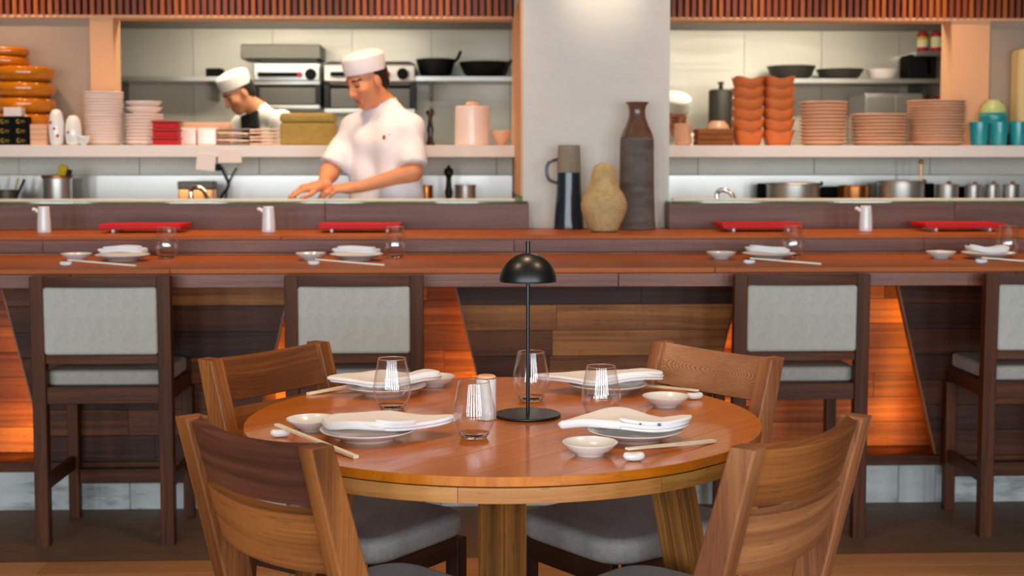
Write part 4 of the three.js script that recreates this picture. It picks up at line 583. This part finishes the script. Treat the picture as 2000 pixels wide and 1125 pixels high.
{ // wall shelves
  const mk = (l, r, py, lab) => { const a = atz(l, py, ZK), b = atz(r, py, ZK); const t = thing('wall_shelf', lab, 'shelf', [0, a.y, 0]); part(t, 'board', bx(a.x, b.x, -0.03, 0, ZK + 0.16, Z_BACK + 0.013), M.steel); for (const x of [a.x + 0.1, b.x - 0.1]) part(t, 'bracket', bx(x, x + 0.02, -0.15, -0.031, ZK + 0.1, Z_BACK + 0.013), M.steelDark); return a.y; };
  const y1 = mk(200, 440, 152, 'thin steel wall shelf behind the bending cook'), y2 = mk(810, 1060, 152, 'steel wall shelf carrying black frying pans'), y3 = mk(1480, 1822, 156, 'steel wall shelf carrying grey woks and a black crate');
  const panGeo = (r, h) => lathe([[0, 0], [r * 0.62, 0], [r * 0.8, h * 0.25], [r, h], [r * 0.97, h], [r * 0.76, h * 0.3], [0, h * 0.1]], 32);
  [[812, 890, 0.5], [896, 1000, 0.0]].forEach(([l, r, a], i) => { const s = spot(l, r, 114, 150, ZK), t = thing('frying_pan', ['black frying pan with raised handle beside the white oven', 'black frying pan next to the column'][i], 'pan', [s.x, y2 + 0.001 + i * 0.0, ZK]);
    part(t, 'pan', panGeo(s.w / 2 * 1, 0.125 - 0.02 * i), M.iron); part(t, 'handle', tube([[s.w * 0.42, 0.1, 0], [s.w * 0.55, 0.13, 0.05], [s.w * 0.62, 0.17, 0.11]], 0.011, 12, 8), M.iron); });
  [[1498, 1592, 130], [1594, 1686, 136], [1692, 1756, 136]].forEach(([l, r, t], i) => { const s = spot(l, r, t, 156, ZK); single('wok', panGeo(s.w / 2, s.h), i === 2 ? M.whitePlate : M.steelDark, ['deep grey wok beside the orange bowls', 'shallow grey wok in the middle of the wall shelf', 'pale bowl next to the black crate'][i], i === 2 ? 'bowl' : 'wok', [s.x, y3 + 0.001, ZK]); });
  { const s = spot(1764, 1820, 108, 156, ZK); single('black_crate', rbox(s.w, s.h, 0.2, 0.02, 'x', 0, s.h / 2, 0, 3), M.blackMatte, 'black crate at the end of the wall shelf', 'crate', [s.x, y3 + 0.001, ZK]); }
  const y4 = mk(1775, 1900, 104, 'short steel wall shelf carrying red bottles');
  [[1786, 1808], [1812, 1836], [1839, 1862]].forEach(([l, r], i) => { const s = spot(l, r, 54, 104, ZK), t = thing('sauce_bottle', ['red sauce bottle with cream label and yellow band', 'red sauce bottle with large cream label', 'red sauce bottle with cream label beside the post'][i], 'bottle', [s.x, y4 + 0.001, ZK + 0.05], 0, 'red sauce bottles'); const w = s.w / 2 * 0.95; part(t, 'body', lathe([[0, 0], [w, 0], [w, s.h * 0.7], [w * 0.5, s.h * 0.85], [w * 0.45, s.h], [0, s.h]], 20), M.redDull); part(t, 'label', lathe([[w + 0.001, s.h * 0.2], [w + 0.001, s.h * 0.6]], 20), M.labelCream); part(t, 'cap', cyl(w * 0.55, w * 0.55, 0.025, 16), M.porcelain, [0, s.h, 0]); if (i === 0) part(t, 'band', lathe([[w + 0.0018, s.h * 0.48], [w + 0.0018, s.h * 0.6]], 20), M.yellow); });
  const y5 = mk(1780, 1900, 214, 'low steel wall shelf carrying red tins');
  [[1792, 1814], [1826, 1850]].forEach(([l, r], i) => { const s = spot(l, r, 186, 212, ZK); single('red_tin', lathe([[0, 0], [s.w / 2, 0], [s.w / 2, s.h], [s.w / 2 - 0.003, s.h], [s.w / 2 - 0.004, s.h - 0.004], [0, s.h - 0.004]], 20), M.redDull, i ? 'dark red tin beside the painted post' : 'dark red tin below the black crate', 'tin', [s.x, y5 + 0.001, ZK]); });
  // fittings against the wall
  const oven = (l, r, t, b, lab, rounded) => { const s = spot(l, r, t, b, -9.15), o = thing('grill_oven', lab, 'oven', [s.x, s.y, s.z]); part(o, 'body', rbox(s.w, s.h * 0.48, 0.35, rounded ? 0.05 : 0.012, 'x', 0, s.h * 0.76, -0.2, 3), M.steel); part(o, 'fascia', rbox(s.w * 0.98, s.h * 0.3, 0.03, 0.01, 'x', 0, s.h * 0.76, -0.012), rounded ? M.shelf : M.steel); part(o, 'base', rbox(s.w, s.h * 0.1, 0.38, 0.01, 'x', 0, s.h * 0.05, -0.18), M.steel); part(o, 'opening', box(s.w * 0.86, s.h * 0.36, 0.3, 'x', 0, s.h * 0.3, -0.2), M.steelDark); for (const q of [-1, 1]) part(o, 'upright', box(0.035, s.h * 0.5, 0.3, 'y', q * (s.w / 2 - 0.02), s.h * 0.3, -0.18), M.iron);
    part(o, 'handle_bar', rbox(s.w * 0.6, 0.03, 0.03, 0.01, 'x', -s.w * 0.12, s.h * 0.74, 0.022), M.blackMatte); part(o, 'red_grip', rbox(0.03, 0.034, 0.034, 0.008, 'x', s.w * 0.2, s.h * 0.74, 0.024), M.redDull); part(o, 'knob', cyl(0.04, 0.036, 0.03, 20).rotateX(Math.PI / 2), M.blackMatte, [s.w * 0.36, s.h * 0.75, 0.004]); part(o, 'wall_arm', box(s.w * 0.5, 0.04, 0.15, 'x', 0, s.h * 0.9, -0.36), M.steelDark); return s; };
  oven(494, 626, 122, 214, 'steel grill oven with a black handle behind the bending cook'); oven(632, 812, 118, 222, 'pale grill oven with rounded top behind the standing chef', true);
  { const s = spot(470, 626, 86, 122, -9.2), t = thing('oven_flue', 'brownish steel flue box above the steel grill oven', 'flue', [s.x, s.y, s.z]); part(t, 'box', rbox(s.w, s.h * 0.8, 0.3, 0.008, 'x', 0, s.h * 0.6, -0.16), M.steelDark); part(t, 'grille', box(s.w * 0.7, s.h * 0.18, 0.28, 'x', s.w * 0.1, s.h * 0.1, -0.16), M.iron); }
  { const s = spot(404, 436, 134, 152, ZK); single('black_box_unit', rbox(s.w, s.h, 0.1, 0.01, 'x', 0, s.h / 2, 0, 3), M.blackMatte, 'small black unit on the thin wall shelf', 'device', [s.x, y1 + 0.001, ZK]); }
  { const s = spot(1384, 1430, 178, 240, -9.25), t = thing('steel_urn', 'grey steel urn with black lid knob behind the wicker trays', 'urn', [s.x, 1.1205, s.z]); const H = s.y + s.h - 1.1205; part(t, 'body', lathe([[0, 0], [s.w / 2, 0], [s.w / 2, H], [s.w / 2 - 0.01, H + 0.01], [0, H + 0.015]], 28), M.steelDark); part(t, 'knob', lathe([[0, 0], [0.02, 0], [0.012, 0.02], [0.024, 0.045], [0, 0.05]], 16), M.black, [0, H + 0.016, 0]); }
  { const s = spot(1672, 1782, 160, 290, -9.3); const t = thing('steel_cabinet', 'tall plain steel cabinet below the woks', 'cabinet', [s.x, KF, -9.3]); const H = atz(1700, 182, -9.1).y - KF; part(t, 'body', rbox(s.w, H, 0.4, 0.008, 'y', 0, H / 2, 0), M.steel); for (const q of [-1, 1]) { const d = part(t, 'door', rbox(s.w / 2 - 0.006, H - 0.04, 0.015, 0.004, 'y', q * s.w / 4, H / 2, 0.208), M.steel); part(d, 'handle', rbox(0.015, 0.2, 0.02, 0.005, 'y', q * 0.03, H * 0.6, 0.226), M.steelDark); } }
  { const k = thing('cooking_bench', 'long stainless cooking bench against the kitchen wall', 'bench'); part(k, 'bench_top', bx(-3.3, 2.35, 1.08, 1.12, -9.0, Z_BACK + 0.013), M.steel); part(k, 'bench_body', bx(-3.3, 2.35, KF, 1.0795, -9.03, Z_BACK + 0.013), M.steelDark); }
}

// ================================================================== people
// distance fields meshed with surface nets
function nets(sdf, lo, hi, cell) {
  const n = [0, 1, 2].map(i => Math.ceil((hi[i] - lo[i]) / cell) + 1), [nx, ny, nz] = n, F = new Float32Array(nx * ny * nz);
  for (let k = 0, q = 0; k < nz; k++) for (let j = 0; j < ny; j++) for (let i = 0; i < nx; i++) F[q++] = sdf(lo[0] + i * cell, lo[1] + j * cell, lo[2] + k * cell);
  const id = new Int32Array(nx * ny * nz).fill(-1), pos = [], at = (i, j, k) => i + nx * (j + ny * k);
  for (let k = 0; k < nz - 1; k++) for (let j = 0; j < ny - 1; j++) for (let i = 0; i < nx - 1; i++) {
    let m = 0, sx = 0, sy = 0, sz = 0, c = 0; const v = [];
    for (let q = 0; q < 8; q++) { v[q] = F[at(i + (q & 1), j + (q >> 1 & 1), k + (q >> 2 & 1))]; if (v[q] < 0) m |= 1 << q; }
    if (m === 0 || m === 255) continue;
    for (let a = 0; a < 8; a++) for (const b of [a | 1, a | 2, a | 4]) if (b !== a && (v[a] < 0) !== (v[b] < 0)) { const t = v[a] / (v[a] - v[b]); sx += (a & 1) + t * ((b & 1) - (a & 1)); sy += (a >> 1 & 1) + t * ((b >> 1 & 1) - (a >> 1 & 1)); sz += (a >> 2 & 1) + t * ((b >> 2 & 1) - (a >> 2 & 1)); c++; }
    id[at(i, j, k)] = pos.length / 3; pos.push(lo[0] + (i + sx / c) * cell, lo[1] + (j + sy / c) * cell, lo[2] + (k + sz / c) * cell);
  }
  const idx = [], quad = (a, b, c, d, f) => { if (a < 0 || b < 0 || c < 0 || d < 0) return; f ? idx.push(a, b, c, a, c, d) : idx.push(a, c, b, a, d, c); };
  for (let k = 1; k < nz - 1; k++) for (let j = 1; j < ny - 1; j++) for (let i = 1; i < nx - 1; i++) {
    const f0 = F[at(i, j, k)] < 0;
    if (f0 !== F[at(i + 1, j, k)] < 0) quad(id[at(i, j - 1, k - 1)], id[at(i, j, k - 1)], id[at(i, j, k)], id[at(i, j - 1, k)], f0);
    if (f0 !== F[at(i, j + 1, k)] < 0) quad(id[at(i - 1, j, k - 1)], id[at(i - 1, j, k)], id[at(i, j, k)], id[at(i, j, k - 1)], f0);
    if (f0 !== F[at(i, j, k + 1)] < 0) quad(id[at(i - 1, j - 1, k)], id[at(i, j - 1, k)], id[at(i, j, k)], id[at(i - 1, j, k)], f0);
  }
  const g = new THREE.BufferGeometry(); g.setAttribute('position', new THREE.Float32BufferAttribute(pos, 3)); g.setIndex(idx); g.computeVertexNormals(); return g;
}
const smin = (a, b, k) => { const h = Math.max(k - Math.abs(a - b), 0) / k; return Math.min(a, b) - h * h * k * 0.25; };
const smax = (a, b, k) => -smin(-a, -b, k);
function cap(a, b, ra, rb) { const bax = b[0] - a[0], bay = b[1] - a[1], baz = b[2] - a[2], L = bax * bax + bay * bay + baz * baz; return (x, y, z) => { const px = x - a[0], py = y - a[1], pz = z - a[2]; let h = (px * bax + py * bay + pz * baz) / L; h = h < 0 ? 0 : h > 1 ? 1 : h; const dx = px - bax * h, dy = py - bay * h, dz = pz - baz * h; return Math.sqrt(dx * dx + dy * dy + dz * dz) - (ra + (rb - ra) * h); }; }
function ell(c, r) { return (x, y, z) => { const a = (x - c[0]) / r[0], b = (y - c[1]) / r[1], d = (z - c[2]) / r[2], k0 = Math.sqrt(a * a + b * b + d * d), e = (x - c[0]) / (r[0] * r[0]), f = (y - c[1]) / (r[1] * r[1]), g = (z - c[2]) / (r[2] * r[2]), k1 = Math.sqrt(e * e + f * f + g * g); return k1 < 1e-9 ? -Math.min(...r) : k0 * (k0 - 1) / k1; }; }
const uni = (list, k) => (x, y, z) => { let d = 1e9; for (const f of list) d = smin(d, f(x, y, z), k); return d; };
function paint(g, fn) { const p = g.attributes.position, c = new Float32Array(p.count * 3); for (let i = 0; i < p.count; i++) { const q = fn(p.getX(i), p.getY(i), p.getZ(i)); c[3 * i] = q[0]; c[3 * i + 1] = q[1]; c[3 * i + 2] = q[2]; } g.setAttribute('color', new THREE.BufferAttribute(c, 3)); return g; }
const SKIN = [0.70, 0.28, 0.13];
// head: faces +z, y up, origin between the ears
function headGeo() {
  const base = uni([ell([0, 0.032, -0.012], [0.074, 0.088, 0.094]), ell([0, -0.042, 0.026], [0.058, 0.074, 0.066]), ell([0, -0.1, 0.058], [0.027, 0.022, 0.024]), ell([-0.04, -0.022, 0.06], [0.026, 0.024, 0.024]), ell([0.04, -0.022, 0.06], [0.026, 0.024, 0.024]), cap([-0.034, 0.026, 0.074], [0.034, 0.026, 0.074], 0.012, 0.012), cap([0, -0.07, -0.025], [0, -0.19, -0.045], 0.054, 0.06)], 0.03);
  const nose = uni([cap([0, 0.012, 0.088], [0, -0.03, 0.107], 0.008, 0.0125), ell([-0.011, -0.034, 0.096], [0.009, 0.008, 0.009]), ell([0.011, -0.034, 0.096], [0.009, 0.008, 0.009])], 0.01);
  const lips = uni([cap([-0.019, -0.066, 0.083], [0.019, -0.066, 0.083], 0.0065, 0.0065), cap([-0.014, -0.075, 0.083], [0.014, -0.075, 0.083], 0.007, 0.007)], 0.004);
  const ears = uni([ell([-0.076, -0.008, -0.008], [0.01, 0.031, 0.019]), ell([0.076, -0.008, -0.008], [0.01, 0.031, 0.019])], 0.005);
  const eyeL = ell([-0.032, 0.006, 0.074], [0.0155, 0.0115, 0.012]), eyeR = ell([0.032, 0.006, 0.074], [0.0155, 0.0115, 0.012]), sock = uni([ell([-0.032, 0.006, 0.098], [0.021, 0.013, 0.016]), ell([0.032, 0.006, 0.098], [0.021, 0.013, 0.016])], 0.004);
  const f = (x, y, z) => { let d = smin(base(x, y, z), nose(x, y, z), 0.014); d = smax(d, -sock(x, y, z), 0.012); d = Math.min(d, eyeL(x, y, z), eyeR(x, y, z)); d = smin(d, lips(x, y, z), 0.006); return smin(d, ears(x, y, z), 0.008); };
  const g = nets(f, [-0.1, -0.2, -0.125], [0.1, 0.135, 0.135], 0.0036);
  return paint(g, (x, y, z) => {
    const ax = Math.abs(x);
    if (z > 0.06 && Math.abs(y - 0.031 + (ax - 0.033) ** 2 * 6) < 0.0048 && ax > 0.014 && ax < 0.054) return [0.05, 0.025, 0.018];
    if (z > 0.06 && y < 0.0035 && y > -0.0035 && ax > 0.018 && ax < 0.047) return [0.07, 0.03, 0.022];
    if (z > 0.07 && y < -0.06 && y > -0.082 && ax < 0.022) return [0.46, 0.15, 0.11];
    return SKIN;
  });
}
// right hand: fingers along +z, palm down, thumb to -x side when mirrored = 1
function handGeo(curl, mirror) {
  const m = mirror, list = [];
  const F = [[-0.03, 0.036, 0.075], [-0.01, 0.041, 0.083], [0.01, 0.04, 0.078], [0.029, 0.034, 0.062]];
  const palm = uni([cap([-0.026 * m, 0, 0.01], [-0.028 * m, 0.003, 0.075], 0.014, 0.0125), cap([-0.008 * m, 0.002, 0.0], [-0.01 * m, 0.004, 0.08], 0.0155, 0.013), cap([0.012 * m, 0.001, 0.0], [0.011 * m, 0.003, 0.078], 0.015, 0.0125), cap([0.024 * m, -0.001, 0.01], [0.029 * m, 0.0, 0.07], 0.0135, 0.011), cap([0, 0, 0.02], [0, 0.002, -0.04], 0.023, 0.026)], 0.02);
  F.forEach(([x, l, z], i) => { const c = curl + i * 0.08, a = [x * m, 0.003, z], b = [x * m * 1.08, 0.003 - l * Math.sin(c), z + l * Math.cos(c)], d = [x * m * 1.1, b[1] - l * 0.62 * Math.sin(c * 1.9), b[2] + l * 0.62 * Math.cos(c * 1.9)], e = [x * m * 1.08, d[1] - l * 0.45 * Math.sin(c * 2.5), d[2] + l * 0.45 * Math.cos(c * 2.5)]; list.push([a, b, 0.0092, 0.0084], [b, d, 0.0084, 0.0076], [d, e, 0.0076, 0.0066]); });
  const T = [[-0.03 * m, -0.006, 0.022], [-0.05 * m, -0.016, 0.05], [-0.047 * m, -0.026, 0.08], [-0.04 * m, -0.03, 0.1]];
  list.push([T[0], T[1], 0.0125, 0.0105], [T[1], T[2], 0.0105, 0.0092], [T[2], T[3], 0.0092, 0.0075]);
  const fs = list.map(q => cap(...q)), f = (x, y, z) => { let d = palm(x, y, z); for (const q of fs) d = smin(d, q(x, y, z), 0.006); return d; };
  return paint(nets(f, [-0.085, -0.1, -0.075], [0.085, 0.04, 0.19], 0.0042), () => SKIN);
}
const HEAD = headGeo(), HANDL = handGeo(0.26, 1), HANDR = handGeo(0.26, -1);
const basisTo = (fwd, up) => { const z = fwd.clone().normalize(), x = up.clone().cross(z).normalize(), y = z.clone().cross(x); return new THREE.Matrix4().makeBasis(x, y, z); };
const mergeC = (l) => { const g = mergeGeometries(l.map(q => { const r = q.clone(); for (const k of Object.keys(r.attributes)) if (!['position', 'normal', 'color'].includes(k)) r.deleteAttribute(k); return r; })); return g; };
function makeChef(o) {
  const B = o.base, loc = (p) => { const q = Array.isArray(p) ? atz(p[0], p[1], p[2]) : p; return [q.x - B.x, q.y - B.y, q.z - B.z]; };
  const J = {}; for (const k of Object.keys(o.j)) J[k] = loc(o.j[k]);
  const t = thing('person', o.label, 'person', [B.x, B.y, B.z]);
  const add = (a, b, s = 1) => [a[0] + b[0] * s, a[1] + b[1] * s, a[2] + b[2] * s], lerp = (a, b, k) => [0, 1, 2].map(i => a[i] + (b[i] - a[i]) * k);
  const side = [J.shL[0] - J.shR[0], 0, J.shL[2] - J.shR[2]], sl = Math.hypot(side[0], side[2]), sd = side.map(v => v / sl);
  const hipL = add(J.pelvis, sd, 0.085), hipR = add(J.pelvis, sd, -0.085), chL = add(J.chest, sd, 0.075), chR = add(J.chest, sd, -0.075);
  // bare body: neck, arms and the trunk inside the clothes
  const armL = [cap(J.shL, J.elL, 0.05, 0.041), cap(J.elL, J.wrL, 0.042, 0.027)], armR = [cap(J.shR, J.elR, 0.05, 0.041), cap(J.elR, J.wrR, 0.042, 0.027)];
  const core = [cap(J.neck, J.head, 0.056, 0.05), cap(chL, J.shL, 0.07, 0.045), cap(chR, J.shR, 0.07, 0.045), cap(chL, hipL, 0.09, 0.09), cap(chR, hipR, 0.09, 0.09), cap(J.chest, J.neck, 0.08, 0.055), cap(hipL, [hipL[0], 0.08, hipL[2]], 0.075, 0.045), cap(hipR, [hipR[0], 0.08, hipR[2]], 0.075, 0.045)];
  const pts = Object.values(J), lo = [0, 1, 2].map(i => Math.min(...pts.map(p => p[i])) - 0.2), hi = [0, 1, 2].map(i => Math.max(...pts.map(p => p[i])) + 0.2); lo[1] = 0.02; hi[1] = J.head[1];
  const body = paint(nets(uni([...core, ...armL, ...armR], 0.03), lo, hi, 0.0125), () => o.skin || SKIN);
  const HM = basisTo(V3(...o.face), V3(...o.crown)).setPosition(...J.head), hd = HEAD.clone().applyMatrix4(HM);
  const geos = [body, hd];
  for (const [H, w, h, g] of [['L', J.wrL, J.haL, HANDL], ['R', J.wrR, J.haR, HANDR]]) { const d = V3(h[0] - w[0], h[1] - w[1], h[2] - w[2]); geos.push(g.clone().applyMatrix4(basisTo(d, V3(0, 1, 0.25)).setPosition(w[0] + d.x * 0.25, w[1] + d.y * 0.25, w[2] + d.z * 0.25))); }
  part(t, 'body', mergeC(geos), M.skin);
  // jacket with short sleeves
  const slL = lerp(J.shL, J.elL, 0.86), slR = lerp(J.shR, J.elR, 0.86);
  const cutL = V3(slL[0] - J.shL[0], slL[1] - J.shL[1], slL[2] - J.shL[2]).normalize(), cutR = V3(slR[0] - J.shR[0], slR[1] - J.shR[1], slR[2] - J.shR[2]).normalize();
  const trunkF = uni([cap(chL, hipL, 0.112, 0.112), cap(chR, hipR, 0.112, 0.112), cap(chL, J.shL, 0.095, 0.055), cap(chR, J.shR, 0.095, 0.055), cap(J.chest, lerp(J.chest, J.neck, 0.86), 0.1, 0.06), cap(lerp(J.chest, J.neck, 0.9), J.shL, 0.055, 0.055), cap(lerp(J.chest, J.neck, 0.9), J.shR, 0.055, 0.055)], 0.045);
  const sL = cap(J.shL, add(slL, [cutL.x, cutL.y, cutL.z], 0.05), 0.058, 0.076), sR = cap(J.shR, add(slR, [cutR.x, cutR.y, cutR.z], 0.05), 0.058, 0.076);
  const jf = (x, y, z) => {
    const w = 0.004 * Math.sin(x * 34 + y * 21 + 2 * Math.sin(z * 19)) * Math.sin(y * 17 - z * 23);
    const a = smax(sL(x, y, z), (x - slL[0]) * cutL.x + (y - slL[1]) * cutL.y + (z - slL[2]) * cutL.z, 0.01), b = smax(sR(x, y, z), (x - slR[0]) * cutR.x + (y - slR[1]) * cutR.y + (z - slR[2]) * cutR.z, 0.01);
    return smax(smin(smin(trunkF(x, y, z), a, 0.03), b, 0.03) + w, J.pelvis[1] - 0.12 - y, 0.02); };
  const jl = [...lo], jh = [...hi]; jl[1] = J.pelvis[1] - 0.16; jh[1] = J.neck[1] + 0.06; part(t, 'jacket', nets(jf, jl, jh, 0.0105), o.jacket || M.cloth);
  // standing collar
  const col = new THREE.Group(); const cg = new THREE.CylinderGeometry(0.064, 0.073, 0.045, 28, 1, true); const nd = V3(J.head[0] - J.neck[0], J.head[1] - J.neck[1], J.head[2] - J.neck[2]).normalize(); part(t, 'collar', cg, new THREE.MeshPhysicalMaterial({ color: 0xeeeaec, roughness: 0.92, side: THREE.DoubleSide }), lerp(J.neck, J.head, 0.04)).quaternion.setFromUnitVectors(V3(0, 1, 0), nd.lerp(V3(0, 1, 0), 0.5).normalize());
  // trousers and shoes, behind the benches
  const tr = uni([cap(hipL, [hipL[0], 0.06, hipL[2]], 0.1, 0.07), cap(hipR, [hipR[0], 0.06, hipR[2]], 0.1, 0.07)], 0.03); part(t, 'trousers', nets((x, y, z) => smax(tr(x, y, z), y - J.pelvis[1] + 0.1, 0.01), [lo[0], 0.02, lo[2]], [hi[0], J.pelvis[1], hi[2]], 0.02), M.apron);
  for (const h of [hipL, hipR]) part(t, 'shoe', new THREE.SphereGeometry(1, 16, 10).scale(0.05, 0.04, 0.12), M.black, [h[0] + o.face[0] * 0.05, 0.041, h[2] + o.face[2] * 0.05]);
  // hair and cap
  const HG = new THREE.Group();
  const hair = uni([ell([0, 0.03, -0.03], [0.0775, 0.085, 0.088]), ell([0, -0.03, -0.06], [0.062, 0.05, 0.045])], 0.02);
  part(t, 'hair', nets((x, y, z) => smax(smax(hair(x, y, z), z - 0.005 - y * 0.35, 0.01), -0.07 - y, 0.01), [-0.1, -0.1, -0.14], [0.1, 0.13, 0.1], 0.005).applyMatrix4(HM), M.hair);
  const cp = lathe([[0.088, 0.0], [0.0915, 0.0], [0.0935, 0.03], [0.097, 0.066], [0.094, 0.078], [0.075, 0.094], [0.04, 0.103], [0, 0.105]], 40).scale(0.97, 1, 1.12).rotateX(-0.16).translate(0, 0.042, -0.008);
  part(t, 'cap', cp.applyMatrix4(HM), o.jacket || M.cloth);
  return { t, J, sd };
}
{
  const cz = -6.42, base = atz(757, 420, cz); base.y = KF;
  const { t, J } = makeChef({ base, label: 'chef in white cap and short sleeved white jacket working with both hands, looking down', face: [-0.74, -0.4, 0.55], crown: [-0.25, 0.95, 0.2],
    j: { pelvis: [757, 425, -6.42], chest: [750, 275, -6.43], neck: [752, 208, -6.43], head: [717, 158, -6.37], shL: [800, 250, -6.34], shR: [692, 250, -6.52], elL: [806, 336, -6.27], wrL: [700, 366, -6.27], haL: [645, 370, -6.26], elR: [643, 338, -6.42], wrR: [630, 363, -6.3], haR: [598, 368, -6.27] } });
  // small embroidered emblem on the chest
  const e = atz(750, 268, -6.285); part(t, 'emblem', new THREE.SphereGeometry(0.009, 12, 8).scale(0.8, 1.3, 0.35), M.redDull, [e.x - base.x, e.y - base.y, e.z - base.z]);
  part(t, 'embroidered_line', rbox(0.05, 0.006, 0.003, 0.001), std({ color: 0x5a4a7a, roughness: 0.9 }), [e.x - base.x + 0.045, e.y - base.y + 0.014, e.z - base.z - 0.005], [0, 0.35, 0.05]);
}
{
  const base = atz(520, 420, -8.6); base.y = KF;
  const c2 = makeChef({ base, label: 'cook in white cap and dark apron bending forward in the kitchen', jacket: M.clothWarm, face: [-0.72, -0.55, 0.42], crown: [-0.45, 0.85, 0.28],
    j: { pelvis: [560, 420, -8.62], chest: [528, 285, -8.6], neck: [505, 215, -8.58], head: [466, 182, -8.5], shL: [552, 236, -8.45], shR: [470, 245, -8.72], elL: [565, 330, -8.4], wrL: [500, 372, -8.35], haL: [468, 385, -8.32], elR: [440, 330, -8.65], wrR: [440, 372, -8.5], haR: [430, 392, -8.42] } });
  const c = c2.J.chest, f = V3(-0.7, 0.12, 0.6).normalize(); const ap = part(c2.t, 'apron_bib', rbox(0.17, 0.36, 0.02, 0.008, 'y'), M.apron, [c[0] - 0.105, c[1] + 0.03, c[2] + 0.1]); ap.rotation.set(-0.12, -0.75, 0.12);
  const b3 = atz(1322, 420, -8.5); b3.y = KF;
  makeChef({ base: b3, label: 'cook in white cap mostly hidden behind the column', jacket: M.clothWarm, face: [0.2, -0.5, 0.85], crown: [0.05, 0.88, 0.45],
    j: { pelvis: [1300, 440, -8.55], chest: [1306, 315, -8.55], neck: [1310, 262, -8.54], head: [1318, 226, -8.48], shL: [1362, 282, -8.5], shR: [1252, 282, -8.58], elL: [1368, 360, -8.45], wrL: [1335, 385, -8.3], haL: [1322, 396, -8.24], elR: [1245, 360, -8.5], wrR: [1280, 390, -8.34], haR: [1290, 400, -8.28] } });
}
renderer.render(scene, camera);
